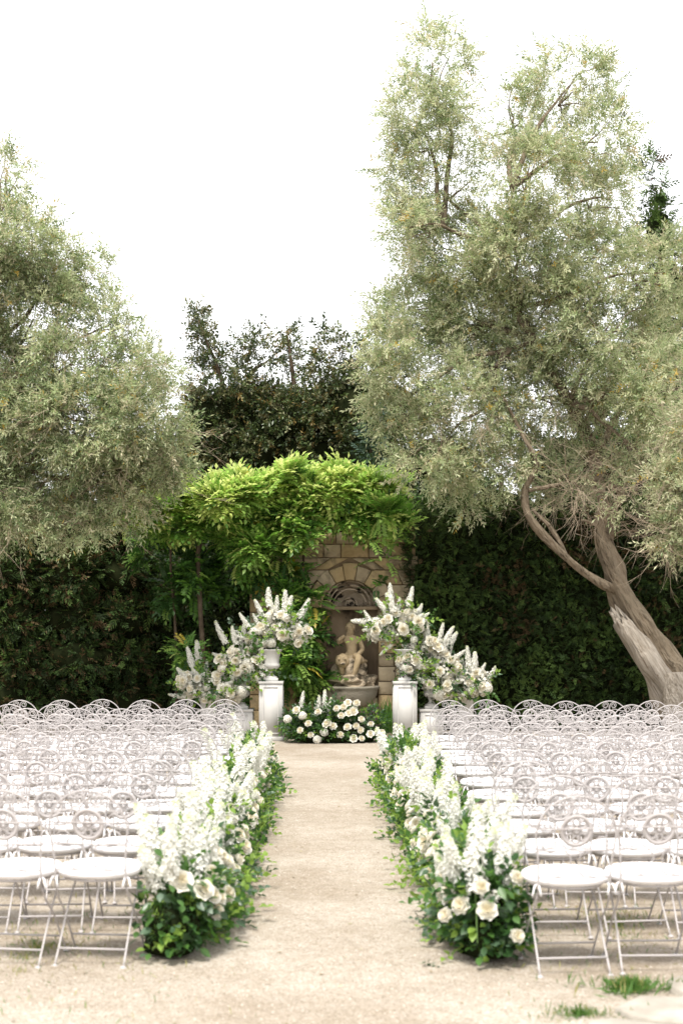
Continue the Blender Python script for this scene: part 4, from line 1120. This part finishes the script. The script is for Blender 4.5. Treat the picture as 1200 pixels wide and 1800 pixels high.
rs0 = np.random.default_rng(21)
def right_olive():
    d = 21.3
    L = [(760, 110, 80, 70, .6), (745, 230, 80, 90, .65), (765, 330, 95, 80, .75), (720, 400, 60, 60, .7), (1000, 150, 100, 80, .65), (900, 210, 80, 80, .6), (1050, 250, 85, 90, .65), (930, 310, 100, 90, .85), (1070, 350, 60, 70, .7),
         (800, 440, 110, 90), (920, 430, 120, 100), (1040, 450, 100, 90), (730, 545, 85, 65), (690, 610, 55, 55), (820, 570, 110, 100), (940, 570, 120, 110), (1070, 570, 110, 110), (1165, 480, 80, 90), (1190, 590, 80, 100),
         (715, 700, 75, 80), (820, 710, 110, 90), (940, 700, 110, 90), (1060, 700, 100, 90), (1160, 700, 70, 100), (760, 810, 85, 60), (860, 825, 95, 65), (950, 810, 70, 60, .6), (1060, 800, 70, 60, .45), (820, 880, 50, 35, .6), (1120, 790, 60, 60, .5), (1010, 850, 50, 45, .4), (1085, 870, 45, 40, .3), (960, 895, 30, 30, .35), (715, 190, 45, 70, .6), (705, 310, 42, 70, .7), (800, 200, 50, 70, .5), (665, 560, 40, 40, .6), (660, 650, 40, 45, .6), (850, 560, 110, 80, .8)]
    C = px_clumps(L, d, rs0, 1.0, .9)
    base = tuple(at(1225, 0, d)[:2]) + (0.0,)
    tp = [at(1238, 1305, d), at(1200, 1225, d), at(1160, 1155, d), at(1108, 1075, d), at(1076, 1000, d), at(1056, 930, d), at(1058, 880, d), at(1040, 800, d + .1), at(1000, 710, d + .1), at(940, 600, d), at(905, 540, d), at(890, 440, d), at(900, 330, d)]
    tr = [.33, .30, .245, .19, .155, .115, .08, .075, .07, .065, .055, .04, .02]
    A, B, Cc = at(1080, 1020, d), at(1000, 985, d - .3), at(932, 912, d - .4)
    ex = [(at(998, 985, d - .3), at(965, 925, d - .35), .045, .035, .02, .03), (at(965, 925, d - .35), at(935, 895, d - .3), .035, .025, .0, .05), (at(928, 862, d - .4), at(985, 852, d - .3), .035, .028, .02, .02),
          (at(1056, 925, d), at(1095, 875, d - .2), .07, .055, .08, .1), (at(1095, 875, d - .2), at(1070, 850, d - .2), .05, .035, .05, .1), (at(1095, 873, d - .2), at(1105, 800, d), .04, .025, .0, .1), (at(1072, 960, d), at(1080, 900, d - .2), .05, .04, .0, .08),
          (at(1080, 900, d - .2), at(1090, 850, d - .2), .04, .02, .0, .08), (at(1056, 925, d), at(1022, 915, d - .3), .035, .02, .05, .1), (at(1040, 800, d), at(1120, 690, d), .06, .03, .05, .1), (at(1120, 690, d), at(1160, 600, d), .03, .015, .05, .1),
          (at(1068, 945, d), at(1105, 932, d - .3), .022, .014, .05, .1), (at(1105, 932, d - .3), at(1150, 960, d - .3), .014, .006, .12, .1), (at(1120, 935, d - .3), at(1115, 985, d - .3), .008, .003, .1, .2), (at(1135, 940, d - .3), at(1165, 1000, d - .3), .007, .003, .1, .2)]
    fork = [(at(1000, 710, d), (23, 22, 21, 16, 27, 29)), (at(940, 600, d), (15, 14, 20, 19, 24, 12)), (at(905, 540, d), (9, 10, 11, 17)), (at(890, 440, d), (2, 7, 8, 3)), (at(900, 330, d), (5, 4, 6)), (at(780, 400, d), (0, 1))]
    bc = px_clumps([(1050, 860, 60, 60), (1000, 870, 60, 50), (1080, 820, 70, 60), (940, 860, 50, 60), (1120, 940, 50, 40, .6), (1000, 760, 90, 60), (860, 740, 160, 90, .5)], d, rs0, .8)
    big = [at(1092, 1040, d), at(1050, 1022, d - .15), B, Cc, at(922, 862, d - .4), at(942, 815, d - .4), at(915, 760, d - .4), at(880, 690, d - .4)]
    r = olive('tall olive tree with leaning trunk behind the chairs right of the aisle', base, tp, tr, C, 15600, 230, 31, fork, ex, bare_clumps=bc)
    # broken-off side stem and sawn stump at the foot
    b = np.array(base)
    pp = np.array(smooth_path([np.array(q) - b for q in big], 5)); v, t = tube(pp, np.interp(np.linspace(0, 1, len(pp)), [0, .15, .45, .7, 1], [.09, .066, .055, .04, .015]), 10, rough=.45, seed=14, lobes=.08); mesh_obj('limb', v, t, M['bark'], r, smooth=True)
    pts = [at(1215, 1290, d - .25), at(1172, 1215, d - .28), at(1130, 1150, d - .3), at(1100, 1108, d - .3), at(1085, 1085, d - .3)]
    v, t = tube(np.array(smooth_path([np.array(q) - b for q in pts], 4)), np.interp(np.linspace(0, 1, 17), [0, .3, .6, .85, 1], [.26, .21, .165, .13, .08]), 14, rough=.45, seed=3, lobes=.14)
    jr = np.random.default_rng(5); ax = np.array([-.62, 0, .78])
    for ring, amp in ((16, .20), (15, .10), (14, .05)): v[ring * 14:(ring + 1) * 14] += ax[None, :] * jr.uniform(-.6, 1, (14, 1)) * amp
    mesh_obj('broken_stem', v, t, M['deadwood'], r)
    pts = [at(1205, 1310, d - .55), at(1198, 1250, d - .5), at(1193, 1182, d - .45)]
    v, t = tube(np.array(smooth_path([np.array(q) - b for q in pts], 4)), np.interp(np.linspace(0, 1, 9), [0, 1], [.27, .21]), 14, rough=.3, seed=8, lobes=.08); mesh_obj('stump', v, t, M['deadwood'], r)
right_olive()

def left_olive():
    d = 19.8
    L = [(10, 310, 45, 55, .45), (30, 420, 85, 80, .8), (100, 480, 65, 60, .6), (-60, 480, 90, 110), (60, 560, 100, 90, .7), (165, 490, 40, 50, .4), (195, 570, 50, 60, .5), (130, 640, 90, 70, .6), (-40, 660, 110, 100), (30, 720, 110, 90), (230, 650, 65, 55, .55), (285, 640, 40, 50, .45),
         (150, 740, 110, 80), (250, 740, 85, 75), (300, 800, 40, 45, .9), (60, 830, 110, 90), (180, 850, 100, 70), (260, 830, 60, 50), (-50, 860, 110, 100), (20, 920, 70, 40, .8), (130, 925, 60, 35, .7), (230, 900, 40, 35, .5)]
    C = px_clumps(L, d, rs0, .5, 1.05)
    bx = at(-190, 0, d).x; base = (bx, d, 0.0)
    tp = [(bx, d, -.05), (bx + .1, d, .8), (bx + .35, d - .1, 1.7), (bx + .7, d, 2.6), (bx + 1.0, d, 3.6), (bx + 1.1, d, 5.0), (bx + 1.3, d, 6.5)]
    fork = [((bx + .7, d, 2.6), (18, 15, 16, 19, 20)), ((bx + 1.0, d, 3.6), (9, 12, 13, 17, 8)), ((bx + 1.05, d, 4.4), (4, 7, 10, 6)), ((bx + 1.1, d, 5.0), (3, 1, 2, 0))]
    olive('broad olive tree overhanging the chairs left of the aisle', base, tp, [.36, .30, .25, .2, .15, .1, .04], C, 12600, 260, 41, fork, slotp=(.32, .36, .205, .10, .015))
left_olive()

def edge_olive():
    d = 18.6
    L = [(1215, 760, 55, 60), (1195, 850, 48, 70), (1185, 930, 42, 55, .9), (1230, 900, 60, 80), (1160, 850, 26, 40, .6), (1300, 760, 90, 110)]
    C = px_clumps(L, d, rs0, .4, .9); bx = at(1480, 0, d).x; base = (bx, d, 0)
    tp = [(bx, d, -.05), (bx - .2, d, 1.2), (bx - .5, d, 2.4), (bx - 1.0, d, 3.6), (bx - 1.2, d, 4.6)]
    olive('silvery olive branch hanging in at the right picture edge', base, tp, [.26, .2, .16, .10, .04], C, 1900, 320, 51, [((bx - 1.0, d, 3.6), (0, 1, 2, 3, 5))], slotp=(.48, .22, .08, .21, .01))
edge_olive()

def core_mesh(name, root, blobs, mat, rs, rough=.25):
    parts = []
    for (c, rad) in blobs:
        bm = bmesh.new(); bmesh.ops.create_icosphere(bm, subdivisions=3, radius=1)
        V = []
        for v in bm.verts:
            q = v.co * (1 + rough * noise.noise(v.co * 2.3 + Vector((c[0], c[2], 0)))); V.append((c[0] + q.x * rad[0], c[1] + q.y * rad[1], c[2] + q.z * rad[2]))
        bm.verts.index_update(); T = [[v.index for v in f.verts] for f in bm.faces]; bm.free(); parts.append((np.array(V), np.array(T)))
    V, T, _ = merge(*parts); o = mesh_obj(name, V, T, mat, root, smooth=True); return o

def bushy(name, label, cat, base, clumps, n, templ, mats, slotp, seed, stems, group=None, up=.15, scale=(.8, 1.3), core=.62, sub=22, subr=.33, stem_mat='dbark', mixp=.25):
    """tree or shrub of leaf sprays: crown, shade-dark inner core, stems"""
    rs = np.random.default_rng(seed); root = empty(name, base); b = np.array(base)
    P, O = clump_points(clumps, n, rs, sub, subr, .45); P = P - b
    D = unit(O * .8 + rs.normal(size=O.shape) * .5 + np.array([0, 0, up])); U = unit(rs.normal(size=P.shape) * .6 + np.array([0, 0, 1.0]))
    V, T, I = scatter(templ, P, frames(D, U), rs.uniform(*scale, len(P)), rs.choice(len(mats), len(P), p=slotp))
    lf = I < 100; chg = lf & (rs.uniform(size=len(I)) < mixp); I[chg] = rs.choice(len(mats), chg.sum(), p=slotp)
    keep = V[:, 2][T].min(1) > -b[2] - .02
    mesh_obj('crown', V, T[keep], list(mats) + [M[stem_mat]], root, mi=fix_slots(I, len(mats))[keep])
    if core: core_mesh('branch_shade_core', root, [(np.array(c[0]) - b, np.array(c[1]) * core) for c in clumps if c[2] >= .8 and c[1][0] > .3], M['core'], rs)  # opaque blobs, shade painted into their colour, fill the crown
    for (pts, r0, r1) in stems:
        pp = smooth_path([np.array(q) - b for q in pts], 4); v, t = tube(pp, np.linspace(r0, r1, len(pp)), 8, rough=.25, seed=seed); mesh_obj('trunk', v, t, M[stem_mat], root, smooth=True)
    tag(root, label, cat, group)
    return root

# clipped dark hedge right of the fountain
def hedge(name, label, xa, xb, y0, y1, top, n, seed, slotp, lx=0.0):
    rs = np.random.default_rng(seed); root = empty(name, ((xa + xb) / 2, y0, 0)); b = np.array([(xa + xb) / 2, y0, 0])
    def surf_pt(m):
        f = rs.uniform(size=m); x = rs.uniform(xa, xb, m); z = rs.uniform(.0, top, m); y = np.full(m, y0); nrm = np.tile([0, -1.0, .1], (m, 1))
        tp = f < .18; z[tp] = top; y[tp] = rs.uniform(y0, y1, tp.sum()); nrm[tp] = [0, -.1, 1]
        le = (f >= .18) & (f < .30); x[le] = xa; y[le] = rs.uniform(y0, y1, le.sum()); nrm[le] = [-1, -.1, .1]
        x = x + np.where(le, lx * (1 - z / top), lx * (1 - z / top) * (1 - (x - xa) / (xb - xa)))
        P = np.stack([x, y, z], 1)
        bump = np.array([noise.noise(Vector((p[0] * 1.1, p[1] * 1.1, p[2] * 1.6 + seed))) * .10 + noise.noise(Vector((p[0] * 4, p[1] * 4, p[2] * 4))) * .05 for p in P])
        return P + nrm * (bump[:, None] + rs.normal(size=(m, 1)) * .035), nrm
    P, N = surf_pt(n)
    D = unit(N * .7 + rs.normal(size=P.shape) * .55 + np.array([0, 0, .15])); U = unit(rs.normal(size=P.shape) * .8 + np.array([0, 0, 1]))
    sl = rs.choice(len(HG), n, p=slotp)
    for k, p in enumerate(P):                                        # dead brown patches and fresh green ones
        q = noise.noise(Vector((p[0] * .9 + 5, p[1], p[2] * 1.3 + seed))) + .5 * noise.noise(Vector((p[0] * 2.6, p[1], p[2] * 2.6)))
        if q > .42 and rs.uniform() < .4: sl[k] = 3
        elif q < -.28 and rs.uniform() < .6: sl[k] = 2
    V, T, I = scatter(CYP_T, P - b, frames(D, U), rs.uniform(.65, 1.3, n), sl)
    mesh_obj('foliage', V, T, HG, root, mi=np.minimum(I, 3))['kind'] = 'stuff'
    v, t = box(xa + .10 - b[0] + lx * .5, xb - b[0], .14, y1 - y0, 0, top - .12); mesh_obj('branch_shade_core', v, t, M['core'], root)  # solid box in painted shade colour behind the sprays
    tag(root, label, 'hedge')

hedge('clipped_hedge', 'tall clipped dark cypress hedge right of the fountain', at(722, 0, 22.9).x, 7.6, 22.7, 24.2, CAMH - (893 - HZ) / FPX * 22.9, 17500, 61, (.46, .38, .12, .04), lx=.12)

rs1 = np.random.default_rng(71)
def left_cypresses():
    spec = [(20, 'loose dark cypress at the left picture edge behind the chairs', 62), (125, 'dark cypress with brown dead sprays behind the left chairs', 63), (215, 'ragged dark cypress closest to the wisteria on the left', 64)]
    for px, lab, sd in spec:
        d = 23.2 + .25 * (sd - 62); bx = at(px, 0, d).x
        C = []
        for z, rx in ((.45, .62), (1.1, .66), (1.8, .62), (2.5, .58), (3.2, .50), (3.8, .38)):
            C.append((np.array([bx + rs1.uniform(-.12, .12), d + rs1.uniform(-.1, .1), z]), (rx, rx * .9, .48), 1.0))
        bushy('cypress_tree', lab, 'tree', (bx, d, 0), C, 3300, CYP_T, HG, (.42, .26, .14, .18), sd, [([(bx, d, -.05), (bx + .05, d, 2), (bx, d, 4.0)], .12, .04)], 'dark cypresses behind the left chairs', up=-.1, scale=(1.0, 1.9), core=.70)
    # second rank fills behind
    for k, px in enumerate((-60, 70, 175)):
        d = 24.9; bx = at(px, 0, d).x; C = [(np.array([bx, d, z]), (.75, .6, .6), 1.0) for z in (.6, 1.5, 2.4, 3.2)]
        bushy('cypress_tree', f'dark cypress in the rear rank behind the left chairs, {ORD[k]} from the picture edge', 'tree', (bx, d, 0), C, 900, CYP_T, HG, (.6, .25, .05, .10), 80 + k, [([(bx, d, -.05), (bx, d, 3.4)], .1, .04)], 'dark cypresses behind the left chairs', scale=(1.2, 2.0), core=.75)
left_cypresses()

def dark_shrubs():
    for k, (px, w_, top, lab) in enumerate(((285, .62, 2.6, 'dark laurel shrub left below the wisteria'), (395, .62, 2.9, 'dark laurel shrub under the middle of the wisteria'), (500, .55, 3.0, 'dark laurel shrub between the wisteria and the fountain wall'))):
        d = 24.1; bx = at(px, 0, d).x; C = [(np.array([bx + rs1.uniform(-.1, .1), d, z]), (w_, .45, .5), 1.0) for z in np.arange(.45, top, .62)]
        bushy('laurel_shrub', lab, 'shrub', (bx, d, 0), C, 1200, LAUREL_T, [DK[0], DK[1], WI[3], HG[3]], (.42, .28, .22, .08), 90 + k, [([(bx, d, -.05), (bx + .05, d, top)], .05, .02)], 'laurel shrubs behind the wisteria', core=.75)
dark_shrubs()

def back_trees():
    d = 28.0
    spec = [(365, 'dark evergreen tree with a thin tall leader, left of the middle group', [(385, 800, 70, 60), (370, 730, 66, 50), (400, 720, 56, 40), (352, 665, 26, 40, .6), (372, 625, 20, 36, .7), (352, 590, 10, 36, 1.4), (345, 556, 9, 14, 2.2)], 101),
            (455, 'dark evergreen tree with feathery top, middle of the rear group', [(455, 800, 80, 60), (455, 735, 76, 50), (430, 690, 46, 30, .7), (475, 700, 45, 26, .7), (428, 622, 17, 26, .7), (450, 598, 7, 24, 1.6), (408, 640, 20, 22, .5), (478, 620, 9, 22, 1.0)], 102),
            (545, 'dark evergreen tree with a broad crown above the fountain', [(545, 800, 80, 60), (540, 735, 76, 50), (520, 700, 44, 26, .7), (560, 685, 40, 28, .7), (510, 620, 15, 28, .8), (538, 635, 22, 22, .5), (506, 592, 6, 16, 1.8)], 103),
            (630, 'bronze-tinged dark evergreen tree beside the tall olive', [(625, 800, 75, 60), (620, 720, 75, 60), (605, 670, 34, 34, .7), (566, 622, 22, 28, .6), (596, 602, 13, 24, 1.0), (650, 650, 45, 50, .7), (572, 590, 7, 14, 1.5), (690, 720, 60, 60)], 104)]
    for px, lab, L, sd in spec:
        C = px_clumps(L, d, rs1, .4, .8); bx = at(px, 0, d).x; zt = C[-1][0][2]
        big = [(np.array([bx, d + .2, z]), (1.0, .8, .7), .8) for z in (1.0, 2.2, 3.4)]
        bushy('evergreen_tree', lab, 'tree', (bx, d, 0), C + big, 3900, OAK_T, DK, (.30, .36, .26, .08), sd, [([(bx, d, -.05), (bx + .1, d, 3), (C[2][0][0], d, C[2][0][2]), (C[-1][0][0], d, C[-1][0][2])], .16, .012)], 'dark evergreen trees behind the wisteria', core=.70, sub=26, subr=.30, scale=(.75, 1.35))
    # dense second rank
    for k, px in enumerate((300, 420, 520, 640, 760)):
        dd = 31.0; bx = at(px, 0, dd).x; C = [(np.array([bx, dd, z]), (1.1, .8, .9), 1.0) for z in (1.0, 2.4, 3.8, 4.9)]
        bushy('evergreen_tree', f'dark evergreen tree in the far rank, {ORD[k]} from the left olive', 'tree', (bx, dd, 0), C, 900, OAK_T, DK, (.6, .25, .1, .05), 110 + k, [([(bx, dd, -.05), (bx, dd, 5)], .15, .05)], 'dark evergreen trees of the far rank', core=.85, scale=(1.4, 2.2))
    # blue-green conifer beside the wisteria and tall conifer behind the right olive
    dd = 26.5; bx = at(652, 0, dd).x
    C = [(np.array([bx, dd, z]), (r_, r_, .5), 1.0) for z, r_ in ((.6, .5), (1.5, .5), (2.5, .48), (3.3, .45), (4.1, .4), (4.8, .3), (5.4, .18))]
    bushy('blue_conifer', 'slender blue-green conifer between wisteria top and tall olive', 'tree', (bx, dd, 0), C, 1500, CYP_T, [BL[0], BL[1], HG[1]], (.55, .2, .25), 121, [([(bx, dd, -.05), (bx, dd, 5.5)], .1, .02)], up=-.2, scale=(1.4, 2.2), core=.7)
    for k, (px, topy, lab) in enumerate(((1160, 300, 'tall dark conifer rising behind the right olive crown'), (1240, 330, 'tall conifer cut by the right picture edge'), (1060, 640, 'dark conifer glimpsed through the right olive crown'))):
        dd = 26.5 + .6 * k; bx = at(px, 0, dd).x; zt = CAMH - (topy - HZ) / FPX * dd; C = []
        for f in np.linspace(.06, 1, 11): C.append((np.array([bx + rs1.uniform(-.15, .15), dd, zt * f - .2]), (1.35 * (1 - .86 * f) + .08, 1.2 * (1 - .86 * f) + .08, zt / 15), 1.0 if f < .6 else 3.0))
        bushy('dark_conifer', lab, 'tree', (bx, dd, 0), C, 1700, CYP_T, HG, (.40, .34, .22, .04), 125 + k, [([(bx, dd, -.05), (bx, dd, zt - .3)], .2, .02)], 'conifers behind the right olive', scale=(1.4, 2.4), core=.6)
    # mass behind the clipped hedge
    for k, px in enumerate((770, 880, 990, 1110)):
        dd = 25.6; bx = at(px, 0, dd).x; tz = (3.9, 4.4, 4.9, 5.0)[k]; C = [(np.array([bx, dd, z]), (.85, .6, .7), 1.0) for z in np.arange(.7, tz, .95)]
        bushy('laurel_tree', f'dark leafy tree behind the clipped hedge, {ORD[k]} from the fountain', 'tree', (bx, dd, 0), C, 1100, LAUREL_T, [DK[0], DK[1], WI[3]], (.45, .30, .25), 130 + k, [([(bx, dd, -.05), (bx, dd, tz)], .12, .04)], 'dark trees behind the clipped hedge', core=.75)
back_trees()

def wisteria():
    d = 22.2; rs = np.random.default_rng(141); bx = at(352, 0, d + .3).x; base = (bx, d + .3, 0); b = np.array(base)
    root = empty('wisteria', base)
    top = [(290, 895, 26, 16, .8), (335, 886, 28, 18), (385, 880, 30, 18), (425, 872, 28, 18), (468, 872, 24, 18), (505, 858, 30, 22), (545, 872, 24, 16), (580, 862, 30, 22), (620, 866, 28, 20), (655, 870, 26, 18), (690, 868, 18, 16, .8), (595, 842, 14, 10, .7), (505, 838, 18, 10, .7), (405, 856, 16, 8, .6), (330, 866, 14, 8, .6), (225, 912, 22, 14, .5), (655, 848, 14, 8, .5), (545, 850, 12, 8, .5)]
    midl = [(350, 922, 28, 14), (395, 912, 30, 14), (440, 925, 34, 18), (480, 905, 30, 18), (530, 908, 30, 18), (585, 900, 28, 14), (640, 905, 26, 14), (310, 932, 22, 14, .7), (410, 952, 26, 14), (455, 965, 30, 16), (500, 945, 30, 16), (530, 940, 26, 10), (645, 925, 16, 12), (585, 908, 22, 8, .8), (618, 908, 22, 8, .8), (600, 890, 30, 10), (645, 893, 28, 10), (675, 905, 20, 12, .8), (648, 950, 10, 6, .4), (675, 985, 12, 4, .3), (700, 925, 14, 26, .6), (270, 925, 20, 18, .6), (700, 955, 8, 8, .3), (495, 975, 26, 8, .8)]
    low = [(450, 1005, 28, 16, .8), (500, 1012, 22, 16, .7), (425, 985, 22, 18, .7), (545, 1060, 16, 30, .5), (520, 1075, 20, 30, .5), (535, 1120, 20, 30, .55), (520, 1165, 24, 30, .7), (545, 1195, 24, 22, .7), (500, 1190, 18, 30, .6), (497, 1120, 14, 36, .7), (500, 1060, 14, 30, .6), (665, 1035, 8, 10, .3), (330, 1150, 18, 20, .5), (340, 1185, 18, 16, .5), ]
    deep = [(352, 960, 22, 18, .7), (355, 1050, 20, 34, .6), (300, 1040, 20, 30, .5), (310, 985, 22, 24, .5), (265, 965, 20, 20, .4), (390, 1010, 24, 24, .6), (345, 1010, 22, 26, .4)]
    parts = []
    for lst, n, sp, up, dd in ((top, 2300, (.54, .33, .105, .02, .005), .65, d), (midl, 2500, (.16, .38, .375, .08, .005), .5, d), (low, 850, (.02, .14, .46, .37, .01), .1, d + .35), (deep, 420, (0, .03, .25, .72, 0), .1, d + .55)):  # tones darken downward: young growth on top, plus painted sun and shade
        C = px_clumps(lst, dd, rs, .35, .9); P, O = clump_points(C, n, rs, 9, .42, .4); P = P - b
        D = unit(O * .8 + rs.normal(size=O.shape) * .35 + np.array([0, -.25, up])); D[:, 2] = np.where(D[:, 2] > .75, .75, D[:, 2])
        U = unit(rs.normal(size=P.shape) * .28 + np.array([0, -.12, 1.0]))
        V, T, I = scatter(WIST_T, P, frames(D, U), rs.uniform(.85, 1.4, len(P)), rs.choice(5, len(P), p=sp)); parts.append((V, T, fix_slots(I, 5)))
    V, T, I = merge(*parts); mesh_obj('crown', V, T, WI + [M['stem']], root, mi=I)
    def stem(pts, r0, r1, nm='stem'):
        pp = smooth_path([np.array(q) - b for q in pts], 5); v, t = tube(pp, np.linspace(r0, r1, len(pp)), 9, rough=.3, seed=r0 * 99); mesh_obj(nm, v, t, M['dbark'], root, smooth=True)
    dd = d + .3
    stem([at(356, 1290, dd), at(358, 1180, dd), at(352, 1060, dd), at(350, 960, dd), at(380, 900, dd), at(470, 880, dd), at(580, 880, dd), at(680, 885, dd)], .045, .02, 'trunk')
    stem([at(312, 1290, dd + .2), at(308, 1100, dd + .2), at(300, 980, dd + .2), at(310, 900, dd)], .024, .015)
    stem([at(530, 1270, dd + .3), at(522, 1150, dd + .3), at(530, 1050, dd + .3), at(535, 960, dd + .2), at(545, 890, dd)], .03, .02)
    tag(root, 'bright yellow-green wisteria draped over the fountain wall', 'climbing plant')
wisteria()
